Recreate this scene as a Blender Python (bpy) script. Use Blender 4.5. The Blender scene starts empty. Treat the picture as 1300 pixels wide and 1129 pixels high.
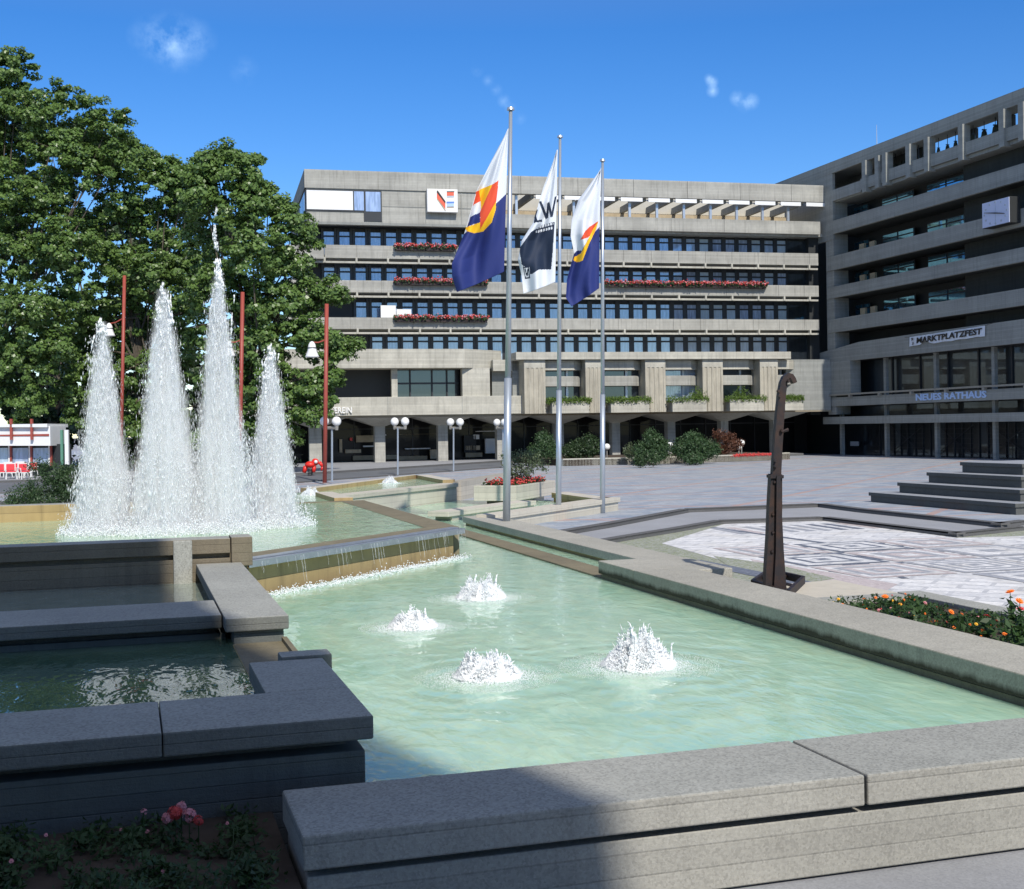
import bpy, math, random
import numpy as np
from mathutils import Vector, Matrix
random.seed(7); rng = np.random.default_rng(7)
SC = bpy.context.scene; COL = SC.collection
PI = math.pi
# ------------------------------------------------------------------ camera survey helpers (photo pixel -> place)
F, PX, PY, RO, H = 1600., 650., 544., .016, 3.2
YAW = math.radians(17)
fx, fy = math.sin(YAW), math.cos(YAW); rx, ry = math.cos(YAW), -math.sin(YAW)
def ray(x, y):
    a = x-PX; b = PY-y
    u = a*math.cos(RO)+b*math.sin(RO); v = -a*math.sin(RO)+b*math.cos(RO)
    return (fx+rx*u/F, fy+ry*u/F, v/F)
def gz(x, y, z):
    r = ray(x, y); t = (z-H)/r[2]; return Vector((r[0]*t, r[1]*t, z))
def gY(x, y, Y):
    r = ray(x, y); t = Y/r[1]; return Vector((r[0]*t, Y, r[2]*t+H))
def gX(x, y, X):
    r = ray(x, y); t = X/r[0]; return Vector((X, r[1]*t, r[2]*t+H))
def gd(x, y, d):
    r = ray(x, y); return Vector((r[0]*d, r[1]*d, r[2]*d+H))
# ------------------------------------------------------------------ materials
M = {}
class NT:
    def __init__(s, name):
        m = bpy.data.materials.new(name); m.use_nodes = True; s.m = m; s.t = m.node_tree; s.n = s.t.nodes
        s.b = s.n['Principled BSDF']; s.out = s.n['Material Output']
        M[name] = m
    def node(s, typ, **kw):
        nd = s.n.new(typ)
        for k, v in kw.items():
            if k[0] == '_': setattr(nd, k[1:], v)
            else: nd.inputs[k.replace('_', ' ')].default_value = v
        return nd
    def L(s, a, b): s.t.links.new(a, b)
    def pos(s, scale=(1,1,1), rot=(0,0,0), obj=False):
        g = s.n.new('ShaderNodeTexCoord') if obj else s.n.new('ShaderNodeNewGeometry')
        mp = s.n.new('ShaderNodeMapping'); mp.inputs['Scale'].default_value = scale; mp.inputs['Rotation'].default_value = rot
        s.L(g.outputs['Object' if obj else 'Position'], mp.inputs['Vector']); return mp.outputs[0]
    def noise(s, vec, scale, detail=4, rough=.55, dist=0):
        nd = s.node('ShaderNodeTexNoise', Scale=scale, Detail=detail, Roughness=rough, Distortion=dist); s.L(vec, nd.inputs['Vector']); return nd.outputs['Fac']
    def ramp(s, fac, stops):
        r = s.n.new('ShaderNodeValToRGB'); e = r.color_ramp.elements
        while len(e) < len(stops): e.new(.5)
        for k, (p, c) in zip(e, stops):
            k.position = p; k.color = (c, c, c, 1) if isinstance(c, (int, float)) else (*c, 1)
        s.L(fac, r.inputs[0]); return r.outputs[0]
    def mix(s, fac, a, b, mode='MIX'):
        nd = s.n.new('ShaderNodeMix'); nd.data_type = 'RGBA'; nd.blend_type = mode
        for i, v in ((0, fac), (6, a), (7, b)):
            if hasattr(v, 'links'): s.L(v, nd.inputs[i])
            elif isinstance(v, tuple): nd.inputs[i].default_value = (*v, 1)
            else: nd.inputs[i].default_value = v
        return nd.outputs[2]
    def math(s, op, a, b=0.):
        nd = s.n.new('ShaderNodeMath'); nd.operation = op
        for i, v in ((0, a), (1, b)):
            if hasattr(v, 'links'): s.L(v, nd.inputs[i])
            else: nd.inputs[i].default_value = v
        return nd.outputs[0]
    def bump(s, h, strength=.3, dist=.02, prev=None):
        nd = s.node('ShaderNodeBump', Strength=strength, Distance=dist); s.L(h, nd.inputs['Height'])
        if prev is not None: s.L(prev, nd.inputs['Normal'])
        s.L(nd.outputs[0], s.b.inputs['Normal']); return nd.outputs[0]
    def col(s, c):
        if hasattr(c, 'links'): s.L(c, s.b.inputs['Base Color'])
        else: s.b.inputs['Base Color'].default_value = (*c, 1)
    def set(s, **kw):
        for k, v in kw.items(): s.b.inputs[k.replace('_', ' ')].default_value = v
def plain(name, c, rough=.6, metal=0., var=.12, sc=3., **kw):
    t = NT(name); p = t.pos(); n = t.noise(p, sc, 5)
    t.col(t.mix(n, tuple(x*(1-var) for x in c), tuple(min(1, x*(1+var)) for x in c)))
    t.set(Roughness=rough, Metallic=metal); t.set(**kw); return t
def concrete(name, c, board=.15, stain=.5, speck=0., bumpd=.004, streak=.35, tint=(.8,.74,.6), warm=0.):
    t = NT(name); p = t.pos()
    big = t.noise(p, .45, 5, .6); mid = t.noise(p, 3., 6, .65); fine = t.noise(p, 45., 3, .7)
    k = t.mix(t.ramp(big, [(.3, 0.), (.7, 1.)]), tuple(x*(1-.28*stain) for x in c), tuple(x*(1+.2*stain) for x in c))
    k = t.mix(t.math('MULTIPLY', t.ramp(mid, [(.4, 0.), (.75, 1.)]), .45*stain), k, tuple(x*.6 for x in c))
    sv = t.noise(t.pos((2.4, 2.4, .16)), 1.6, 5, .7)
    k = t.mix(t.math('MULTIPLY', t.ramp(sv, [(.5, 0.), (.72, 1.)]), streak), k, tuple(x*.45 for x in c))
    if warm: k = t.mix(t.math('MULTIPLY', t.ramp(t.noise(t.pos((1,1,.4)), .9, 4), [(.4, 0.), (.65, 1.)]), warm), k, tint)
    if board:
        bw = t.pos((.25, .25, 1/board))
        sn = t.node('ShaderNodeTexNoise', Scale=1., Detail=2.); sn.noise_dimensions = '1D'
        sx = t.n.new('ShaderNodeSeparateXYZ'); t.L(bw, sx.inputs[0]); fl = t.math('FLOOR', sx.outputs[2])
        wn = t.n.new('ShaderNodeTexWhiteNoise'); wn.noise_dimensions = '1D'; t.L(fl, wn.inputs['W'])
        k = t.mix(.22, k, t.ramp(wn.outputs['Value'], [(0., tuple(x*.6 for x in c)), (1., tuple(min(1, x*1.3) for x in c))]))
        fr = t.math('FRACT', sx.outputs[2]); ln = t.ramp(fr, [(0., 0.), (.06, 1.), (.94, 1.), (1., 0.)])
        k = t.mix(.3, k, ln, 'MULTIPLY')
        grain = t.noise(t.pos((.8, .8, 22)), 3., 4, .6)
        h = t.math('ADD', t.math('MULTIPLY', ln, .8), t.math('ADD', t.math('MULTIPLY', grain, .6), fine))
    else: h = t.math('ADD', fine, mid)
    if speck:
        v = t.node('ShaderNodeTexVoronoi', Scale=55.); t.L(p, v.inputs['Vector'])
        k = t.mix(speck, k, t.ramp(v.outputs['Color'], [(0., tuple(x*.35 for x in c)), (.5, c), (1., tuple(min(1, x*1.45) for x in c))]))
    k = t.mix(.12, k, t.ramp(fine, [(.3, .25), (.7, 1.)]), 'MULTIPLY')
    t.col(k); t.set(Roughness=.86); t.bump(h, .55, bumpd); return t
concrete('concrete_facade', (.41,.405,.365), .14, .9, streak=.75)
concrete('concrete_pale', (.52,.505,.435), .14, .9, streak=.7)
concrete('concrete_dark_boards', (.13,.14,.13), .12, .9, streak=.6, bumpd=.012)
concrete('concrete_ribbed', (.46,.43,.35), 0, .6, streak=.9, bumpd=.02)
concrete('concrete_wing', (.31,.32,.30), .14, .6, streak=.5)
concrete('concrete_wing_shade', (.045,.05,.045), .14, .8, streak=.8)  # wing concrete again, with the deep shade of its recesses in the colour
concrete('concrete_coping', (.37,.375,.34), 0, 1., speck=.45, streak=.1)
concrete('concrete_coping_face', (.36,.35,.31), .16, 1., speck=.3, streak=.5, bumpd=.006)
concrete('concrete_brown', (.20,.17,.12), .15, .8, speck=.2, streak=.6, bumpd=.01)
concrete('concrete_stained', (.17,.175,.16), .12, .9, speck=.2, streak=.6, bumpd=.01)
concrete('concrete_coping_light', (.43,.415,.355), 0, .95, speck=.4, streak=.1)
t_c = concrete('concrete_waterline', (.42,.39,.31), 0, .8, speck=.3, streak=.6)
p = t_c.pos(); sx = t_c.n.new('ShaderNodeSeparateXYZ'); t_c.L(p, sx.inputs[0]); hz = t_c.math('ADD', sx.outputs[2], t_c.math('MULTIPLY', t_c.math('ADD', t_c.noise(t_c.pos((1,1,.3)), 1.7, 6, .7), -.5), .22))
src = t_c.b.inputs['Base Color'].links[0].from_socket; t_c.col(t_c.mix(t_c.ramp(hz, [(.50, 0.), (.57, 1.)]), (.055,.045,.025), src))
concrete('concrete_wet', (.44,.32,.15), .3, .8, streak=1., warm=.4, tint=(.36,.28,.15))
concrete('concrete_algae', (.22,.19,.12), 0, .8, streak=.7, speck=.2)
concrete('concrete_basin', (.58,.54,.45), .2, .4, streak=.35)
concrete('soffit', (.30,.26,.19), .14, .4, streak=.2)
concrete('riser_gap_shade', (.10,.105,.10), 0, .5, speck=.3)  # darker than the treads: shade of risers and recessed gaps put into the colour
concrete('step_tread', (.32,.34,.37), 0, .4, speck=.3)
concrete('shade_block_concrete', (.3,.29,.27), .2, .4)
plain('dark_frame', (.025,.028,.032), .45)
plain('dark_panel', (.02,.023,.024), .6)
plain('interior_dark', (.02,.02,.022), .8)
plain('white_panel', (.75,.76,.76), .5, var=.04)
plain('awning_cloth', (.50,.475,.40), .8, var=.08)
plain('white_paint', (.78,.78,.76), .45, var=.05)
plain('clock_face', (.55,.6,.78), .5, var=.05)
plain('lettering_blue', (.42,.58,.88), .45, var=.05)
plain('pole_grey', (.45,.50,.56), .35, .55, var=.08)
plain('rail_metal', (.30,.29,.26), .5, .2)
plain('steel_lip', (.33,.36,.40), .35, .5, var=.25, sc=4)
plain('red_paint', (.33,.065,.045), .5, var=.2)
plain('bright_red', (.75,.03,.02), .4)
plain('cushion_red', (.75,.06,.08), .8)
plain('globe_glass', (.85,.85,.82), .25, var=.02)
plain('bark', (.09,.075,.055), .9, var=.5, sc=6)
plain('soil', (.07,.05,.035), .95, var=.4, sc=12)
plain('bronze', (.10,.12,.10), .45, .6, var=.3)
plain('flag_white', (.70,.74,.80), .75, var=.03)
plain('flag_blue', (.012,.026,.16), .75, var=.1)
plain('flag_red', (.72,.08,.03), .75, var=.05)
plain('flag_yellow', (.88,.50,.01), .75, var=.05)
plain('flag_navy', (.008,.02,.05), .75, var=.15)
plain('plaque_red', (.75,.12,.06), .5); plain('plaque_blue', (.10,.22,.60), .5); plain('black_paint', (.02,.02,.02), .5)
plain('flower_red', (.58,.06,.055), .6); plain('flower_pink', (.68,.27,.30), .6); plain('flower_orange', (.90,.22,.02), .6); plain('flower_yellow', (.92,.52,.04), .6)
plain('tan_display', (.42,.34,.22), .6, var=.4, sc=2); plain('warm_display', (.6,.5,.35), .6, var=.5, sc=3)
plain('green_glass', (.10,.25,.18), .2)
t = plain('rusty_steel', (.05,.04,.04), .6, .4, var=.3, sc=8); p = t.pos()
t.col(t.mix(t.ramp(t.noise(p, 5, 6, .7), [(.42, 0.), (.66, 1.)]), (.028,.024,.027), (.06,.034,.026))); t.bump(t.noise(p, 40, 4), .4, .004)
def glass(name, tint, gloss=.5, rough=.03, var=.25, base=(.1,.12,.16)):
    t = NT(name); oi = t.n.new('ShaderNodeObjectInfo'); p = t.pos((1,1,.12))
    cur = t.mix(t.ramp(t.noise(p, 7, 2), [(.4, 0.), (.6, 1.)]), tuple(x*(1-var) for x in base), tuple(x*(1+var) for x in base))
    cur = t.mix(t.ramp(oi.outputs['Random'], [(0., 0.), (.55, .15), (.75, .55), (1., .75)]), cur, tuple(min(.75, x*1.9) for x in base))
    t.col(cur); t.set(Roughness=.3)
    gl = t.node('ShaderNodeBsdfGlossy', Roughness=rough); gl.inputs['Color'].default_value = (*tint, 1)
    bp = t.node('ShaderNodeBump', Strength=.08, Distance=.02); t.L(t.noise(t.pos(), .8, 2), bp.inputs['Height']); t.L(bp.outputs[0], gl.inputs['Normal'])
    mx = t.n.new('ShaderNodeMixShader'); mx.inputs[0].default_value = gloss
    t.L(t.b.outputs[0], mx.inputs[1]); t.L(gl.outputs[0], mx.inputs[2]); t.L(mx.outputs[0], t.out.inputs['Surface']); return t
glass('window_glass', (.6,.78,1.), .18, base=(.30,.37,.52))
glass('dark_glass', (.25,.33,.40), .22, base=(.012,.016,.02))
glass('teal_glass', (.25,.62,.85), .5, base=(.01,.05,.08))
glass('shop_glass', (.2,.22,.25), .03, base=(.004,.004,.005)); M['shop_glass'].node_tree.nodes['Principled BSDF'].inputs['Specular IOR Level'].default_value = .15
# water -----------------------------------------------------------
def water(name, c1, c2, rings=(), waves=1., spec=.28, rough=.07, sss=0.):
    t = NT(name); p = t.pos((1, .55, 1)); p1 = t.pos()
    n1 = t.noise(p, .55, 4, .6, .8); n2 = t.noise(p, 2.6, 3, .55, .6); n3 = t.noise(t.pos((1,.4,1)), 9, 2, .5, .3)
    k = t.mix(t.ramp(n1, [(.3, 0.), (.7, 1.)]), c1, c2)
    k = t.mix(t.math('MULTIPLY', t.ramp(n2, [(.45, 0.), (.62, 1.)]), .3), k, tuple(min(1, x*1.3) for x in c2))
    vd = t.n.new('ShaderNodeTexNoise'); vd.inputs['Scale'].default_value = 2.2; t.L(p, vd.inputs['Vector'])
    vm = t.n.new('ShaderNodeVectorMath'); vm.operation = 'ADD'; t.L(p, vm.inputs[0]); t.L(vd.outputs['Color'], vm.inputs[1])
    vo = t.node('ShaderNodeTexVoronoi', Scale=1.9); vo.feature = 'DISTANCE_TO_EDGE'; t.L(vm.outputs[0], vo.inputs['Vector'])
    k = t.mix(t.ramp(vo.outputs['Distance'], [(0., .16), (.09, 0.)]), k, tuple(min(1, x*m) for x, m in zip(c2, (1.35, 1.05, .8))))
    t.col(k); t.set(Roughness=rough, IOR=1.33); t.b.inputs['Specular IOR Level'].default_value = spec
    if sss: t.b.subsurface_method = 'BURLEY'; t.b.inputs['Subsurface Weight'].default_value = 1.; t.b.inputs['Subsurface Radius'].default_value = (.8,1.,.9); t.b.inputs['Subsurface Scale'].default_value = sss
    h = t.math('ADD', t.math('MULTIPLY', n2, .9), t.math('MULTIPLY', n3, .35))
    for (x, y, a) in rings:
        vs = t.n.new('ShaderNodeVectorMath'); vs.operation = 'DISTANCE'; t.L(p1, vs.inputs[0]); vs.inputs[1].default_value = (x, y, .36)
        d = vs.outputs['Value']; ds = t.math('ADD', d, t.math('ADD', t.math('MULTIPLY', n1, 1.6), t.math('MULTIPLY', n2, .25)))
        w = t.math('SINE', t.math('MULTIPLY', ds, 12.))
        fo = t.math('POWER', 2.718, t.math('MULTIPLY', d, -1.0))
        h = t.math('ADD', h, t.math('MULTIPLY', t.math('MULTIPLY', w, fo), a))
    t.bump(h, .75*waves, .05); return t
BUB = [gz(524, 797, .36), gz(611, 760, .36), gz(619, 860, .36), gz(811, 846, .36)]
water('water_lower', (.33,.56,.42), (.45,.64,.47), [(b.x, b.y, a) for b, a in zip(BUB, (.3,.3,.6,.7))], waves=.45, sss=.55)
water('water_upper', (.28,.47,.33), (.42,.57,.39), waves=1.1)
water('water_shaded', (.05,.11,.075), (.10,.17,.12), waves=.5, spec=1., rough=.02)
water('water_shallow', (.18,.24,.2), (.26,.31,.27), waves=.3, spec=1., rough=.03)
def spray(name, alpha):
    t = NT(name); t.col((.93,.965,.995)); t.set(Roughness=.6)
    tr = t.node('ShaderNodeBsdfTranslucent'); tr.inputs['Color'].default_value = (.93,.96,1,1)
    mx = t.n.new('ShaderNodeMixShader'); mx.inputs[0].default_value = .08
    t.L(t.b.outputs[0], mx.inputs[1]); t.L(tr.outputs[0], mx.inputs[2])
    tp = t.n.new('ShaderNodeBsdfTransparent'); m2 = t.n.new('ShaderNodeMixShader'); m2.inputs[0].default_value = alpha
    t.L(tp.outputs[0], m2.inputs[1]); t.L(mx.outputs[0], m2.inputs[2]); t.L(m2.outputs[0], t.out.inputs['Surface'])
spray('spray_water', 1.); spray('soft_spray', .55); spray('fine_spray', .3)
def leafm(name, c, c2, trans=.35, rough=.5):
    t = NT(name); p = t.pos(); oi = t.noise(p, 1.1, 3); fi = t.n.new('ShaderNodeTexWhiteNoise'); fi.noise_dimensions = '3D'
    vm = t.n.new('ShaderNodeVectorMath'); vm.operation = 'SNAP'; t.L(p, vm.inputs[0]); vm.inputs[1].default_value = (.23,.23,.23); t.L(vm.outputs[0], fi.inputs['Vector'])
    k = t.mix(t.math('MULTIPLY', t.math('ADD', oi, fi.outputs['Value']), .5), c, c2); t.col(k); t.set(Roughness=rough)
    tr = t.node('ShaderNodeBsdfTranslucent'); t.L(k, tr.inputs['Color']); mx = t.n.new('ShaderNodeMixShader'); mx.inputs[0].default_value = trans
    t.L(t.b.outputs[0], mx.inputs[1]); t.L(tr.outputs[0], mx.inputs[2]); t.L(mx.outputs[0], t.out.inputs['Surface'])
leafm('leaf_plane', (.045,.10,.022), (.20,.31,.08), .25, .38)
def vol(name, dens):
    m = bpy.data.materials.new(name); m.use_nodes = True; n = m.node_tree.nodes; n.remove(n['Principled BSDF']); v = n.new('ShaderNodeVolumePrincipled'); v.inputs['Density'].default_value = dens; v.inputs['Color'].default_value = (.97,.985,1,1); v.inputs['Anisotropy'].default_value = -.4; m.node_tree.links.new(v.outputs[0], n['Material Output'].inputs['Volume']); M[name] = m
def jetvol(name, rad, h, D, taper=.86, fxy=7., fz=.62, lo=.47, hi=.74):
    vol(name, 1.); m = M[name]; nt_ = m.node_tree; n = nt_.nodes; L = nt_.links.new; v = [q for q in n if q.bl_idname == 'ShaderNodeVolumePrincipled'][0]; v.inputs['Anisotropy'].default_value = -.25
    tc = n.new('ShaderNodeTexCoord'); sx = n.new('ShaderNodeSeparateXYZ'); L(tc.outputs['Object'], sx.inputs[0])
    def mt(op, a, b=0., c=None):
        q = n.new('ShaderNodeMath'); q.operation = op
        for i, w in ((0,a),(1,b),(2,c)):
            if w is None: continue
            if hasattr(w,'links'): L(w, q.inputs[i])
            else: q.inputs[i].default_value = w
        return q.outputs[0]
    mp = n.new('ShaderNodeMapping'); mp.inputs['Scale'].default_value = (fxy,fxy,fz); L(tc.outputs['Object'], mp.inputs[0]); nz = n.new('ShaderNodeTexNoise'); nz.inputs['Scale'].default_value = 1.; nz.inputs['Detail'].default_value = 4.; nz.inputs['Roughness'].default_value = .65; nz.inputs['Distortion'].default_value = .4; L(mp.outputs[0], nz.inputs['Vector'])
    zh = mt('DIVIDE', sx.outputs[2], h); Rz = mt('MULTIPLY', mt('SUBTRACT', 1.12, mt('MULTIPLY', mt('POWER', mt('MAXIMUM', zh, 0.), 1.15), taper)), rad)
    r = mt('SQRT', mt('ADD', mt('MULTIPLY', sx.outputs[0], sx.outputs[0]), mt('MULTIPLY', sx.outputs[1], sx.outputs[1])))
    e = mt('MAXIMUM', mt('SUBTRACT', 1., mt('DIVIDE', r, Rz)), 0.)
    lump = mt('MULTIPLY', mt('SUBTRACT', mt('ADD', nz.outputs['Fac'], mt('MULTIPLY', mt('SUBTRACT', e, mt('MULTIPLY', mt('POWER', mt('MAXIMUM', zh, 0.), 3.), .35)), .42)), lo), 1./(hi-lo)); lump = mt('MINIMUM', mt('MAXIMUM', lump, 0.), 1.)
    dn = mt('MULTIPLY', mt('MULTIPLY', lump, mt('POWER', e, .6)), mt('MULTIPLY', mt('SUBTRACT', 1.2, zh), D)); L(dn, v.inputs['Density'])
vol('mist_air', 2.2); vol('mist_dense', 4.5); vol('foam_air', 14.)
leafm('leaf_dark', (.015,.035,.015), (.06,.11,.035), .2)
leafm('leaf_bush', (.03,.07,.03), (.09,.16,.06)); leafm('leaf_grass', (.06,.12,.02), (.18,.28,.05)); leafm('leaf_maple', (.08,.03,.02), (.2,.09,.05))
leafm('leaf_grey', (.07,.10,.06), (.17,.22,.11)); leafm('leaf_geranium', (.02,.05,.015), (.07,.14,.04))
# ground ----------------------------------------------------------
t = NT('plaza_slabs'); p45 = t.pos((1,1,1), (0,0,math.radians(45))); p = t.pos()
br = t.node('ShaderNodeTexBrick', Scale=1., Mortar_Size=.012, Brick_Width=.8, Row_Height=.4, Color1=(.25,.32,.42,1), Color2=(.48,.51,.545,1), Mortar=(.17,.17,.19,1)); t.L(p, br.inputs['Vector'])
k = t.mix(t.ramp(t.noise(p, .35, 5), [(.35, 0.), (.7, .45)]), br.outputs['Color'], (.43,.44,.44))
pk = None
def lines(vec, axis, period, w):
    sx = t.n.new('ShaderNodeSeparateXYZ'); t.L(vec, sx.inputs[0]); f = t.math('FRACT', t.math('MULTIPLY', sx.outputs[axis], 1/period))
    return t.math('LESS_THAN', f, w/period)
ln = t.math('MAXIMUM', t.math('MAXIMUM', lines(p, 1, 4.2, .28), lines(p45, 0, 7.3, .3)), lines(p45, 1, 7.3, .3))
ln = t.math('MULTIPLY', ln, t.ramp(t.noise(p, 1.3, 3), [(.3, .35), (.6, .85)]))
k = t.mix(ln, k, (.50,.31,.25)); t.col(t.mix(.3, k, t.ramp(t.noise(p, 6, 5, .7), [(.3, .5), (.7, 1.)]), 'MULTIPLY')); t.set(Roughness=.62); t.bump(br.outputs['Fac'], .3, .004)
t = NT('cobbles'); p = t.pos(); v = t.node('ShaderNodeTexVoronoi', Scale=8.5); t.L(p, v.inputs['Vector']); ve = t.node('ShaderNodeTexVoronoi', Scale=8.5); ve.feature = 'DISTANCE_TO_EDGE'; t.L(p, ve.inputs['Vector'])
k = t.mix(t.ramp(v.outputs['Color'], [(0., 0.), (1., 1.)]), (.25,.26,.23), (.42,.43,.38)); e = t.ramp(ve.outputs['Distance'], [(0., 1.), (.12, 0.)])
k = t.mix(e, k, (.20,.24,.10)); t.col(k); t.set(Roughness=.85); t.bump(ve.outputs['Distance'], .8, .02)
t = NT('mosaic_white'); p = t.pos(); v = t.node('ShaderNodeTexVoronoi', Scale=14.); t.L(p, v.inputs['Vector'])
k = t.mix(t.ramp(v.outputs['Color'], [(0., 0.), (1., 1.)]), (.66,.66,.66), (.90,.89,.87)); k = t.mix(t.ramp(t.noise(p, .7, 3), [(.5, 0.), (.62, .6)]), k, (.62,.60,.56)); k = t.mix(t.math('MULTIPLY', t.ramp(t.noise(p, 2.2, 4, .7), [(.5, 0.), (.66, 1.)]), .35), k, (.33,.35,.39)); b2 = t.node('ShaderNodeTexBrick', Scale=1., Mortar_Size=.05, Brick_Width=1.1, Row_Height=.55, Color1=(1,1,1,1), Color2=(.72,.74,.78,1), Mortar=(.45,.47,.52,1)); t.L(t.pos((1,1,1),(0,0,math.radians(45))), b2.inputs['Vector']); k = t.mix(.55, k, b2.outputs['Color'], 'MULTIPLY'); t.col(k); t.set(Roughness=.75)
for nm, a, b in (('mosaic_grey', (.26,.28,.32), (.42,.43,.46)), ('mosaic_dark', (.09,.11,.15), (.20,.22,.27)), ('mosaic_rose', (.42,.36,.36), (.60,.54,.53))):
    t = NT(nm); p = t.pos(); v = t.node('ShaderNodeTexVoronoi', Scale=14.); t.L(p, v.inputs['Vector']); t.col(t.mix(t.ramp(v.outputs['Color'], [(0., 0.), (1., 1.)]), a, b)); t.set(Roughness=.8)
t = NT('asphalt'); p = t.pos(); t.col(t.mix(t.noise(p, .3, 6), (.10,.11,.12), (.17,.18,.20))); t.set(Roughness=.85); t.bump(t.noise(p, 60, 2), .3, .004)
concrete('pavement_grey', (.34,.35,.37), 0, .5, speck=.2, streak=0); concrete('kerb_stone', (.12,.12,.12), 0, .5, speck=.3, streak=0)
# ------------------------------------------------------------------ the main facade stands 3.6 degrees off the plaza grid
FACMAP = False; FS = 3./47.4; FT = math.atan(FS)
def fmap(v):
    X, Y, Z = v; k = (103.+FS*61.9)/103./(1+FS*X/103.); xr = X*k; yr = 103.*k; o = Y-103.
    return (xr+o*math.sin(FT), yr+o*math.cos(FT), 3.2+(Z-3.2)*1.012)
# ------------------------------------------------------------------ mesh builder
class MB:
    def __init__(s): s.v = []; s.f = []; s.m = []; s.cur = 0
    def add(s, vs, fs, mi=None):
        o = len(s.v); s.v += [tuple(v) for v in vs]; s.f += [tuple(i+o for i in f) for f in fs]; s.m += [s.cur if mi is None else mi]*len(fs); return s
    def box(s, x0, x1, y0, y1, z0, z1, mi=None):
        if x0 > x1: x0, x1 = x1, x0
        if y0 > y1: y0, y1 = y1, y0
        return s.add([(x,y,z) for z in (z0,z1) for x,y in ((x0,y0),(x1,y0),(x1,y1),(x0,y1))], [(3,2,1,0),(4,5,6,7),(0,1,5,4),(1,2,6,5),(2,3,7,6),(3,0,4,7)], mi)
    def prism(s, poly, z0, z1, mi=None, top=None):
        n = len(poly); A = sum(poly[i][0]*poly[(i+1)%n][1]-poly[(i+1)%n][0]*poly[i][1] for i in range(n))
        if A < 0: poly = poly[::-1]
        vs = [(q[0],q[1],z0) for q in poly]+[(q[0],q[1],z1) for q in poly]
        s.add(vs, [tuple(range(n))[::-1]]+[(i,(i+1)%n,(i+1)%n+n,i+n) for i in range(n)], mi); s.add(vs, [tuple(range(n,2*n))], mi if top is None else top); return s
    def tube(s, p0, p1, r0, r1=None, n=10, mi=None, caps=True):
        p0 = Vector(p0); p1 = Vector(p1); r1 = r0 if r1 is None else r1; d = (p1-p0).normalized()
        a = d.orthogonal().normalized(); b = d.cross(a)
        vs = [p+(a*math.cos(2*PI*i/n)+b*math.sin(2*PI*i/n))*r for p, r in ((p0,r0),(p1,r1)) for i in range(n)]
        fs = [(i,(i+1)%n,(i+1)%n+n,i+n) for i in range(n)]
        if caps: fs += [tuple(range(n))[::-1], tuple(range(n,2*n))]
        return s.add(vs, fs, mi)
    def path(s, pts, rs, n=8, mi=None):
        for i in range(len(pts)-1): s.tube(pts[i], pts[i+1], rs[i], rs[i+1], n, mi)
        return s
    def lathe(s, c, prof, n=16, mi=None, squash=1.):
        vs = [(c[0]+r*math.cos(2*PI*i/n), c[1]+r*math.sin(2*PI*i/n)*squash, c[2]+z) for r, z in prof for i in range(n)]
        fs = [(j*n+i, j*n+(i+1)%n, (j+1)*n+(i+1)%n, (j+1)*n+i) for j in range(len(prof)-1) for i in range(n)]
        return s.add(vs, fs, mi)
    def ball(s, c, r, n=12, mi=None, sz=1.):
        return s.lathe(c, [(max(1e-4, r*math.sin(PI*j/8)), -r*sz*math.cos(PI*j/8)) for j in range(9)], n, mi)
    def build(s, name, mats, parent=None, smooth=False, bevel=0., label=None):
        me = bpy.data.meshes.new(name); off = parent['_w'] if parent is not None else None
        if FACMAP: s.v = [fmap(v) for v in s.v]
        vs = s.v if off is None else [(a-off[0], b-off[1], c-off[2]) for a, b, c in s.v]
        me.from_pydata(vs, [], s.f)
        for m in ([mats] if isinstance(mats, str) else mats): me.materials.append(M[m])
        me.polygons.foreach_set('material_index', s.m)
        if smooth: me.polygons.foreach_set('use_smooth', [True]*len(s.f))
        me.update(); o = bpy.data.objects.new(name, me); COL.objects.link(o)
        if parent is not None:
            o.parent = parent; o['_w'] = parent['_w']
        if bevel:
            b = o.modifiers.new('bevel', 'BEVEL'); b.width = bevel; b.segments = 2; b.limit_method = 'ANGLE'; b.angle_limit = .6
        if label: o['label'] = label
        return o
def tag(o, label=None, cat=None, group=None, kind=None):
    if label: o['label'] = label
    if cat: o['category'] = cat
    if group: o['group'] = group
    if kind: o['kind'] = kind
    return o
def thing(name, label, cat, loc=(0,0,0), group=None):
    if FACMAP: loc = fmap(loc)
    o = bpy.data.objects.new(name, None); COL.objects.link(o); o.location = loc; o['_w'] = [float(c) for c in loc]
    o.empty_display_size = .2; return tag(o, label, cat, group)
def copy_tree(o, loc, label=None, rz=None):
    c = o.copy(); COL.objects.link(c); c.location = loc
    if rz is not None: c.rotation_euler = (0,0,rz)
    if label: c['label'] = label
    def rec(a, b):
        for ch in [q for q in KIDS(a)]:
            d = ch.copy(); COL.objects.link(d); d.parent = b; rec(ch, d)
    rec(o, c); return c
def KIDS(a): return [q for q in bpy.data.objects if q.parent == a]
def struct(o): o['kind'] = 'structure'; return o
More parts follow.
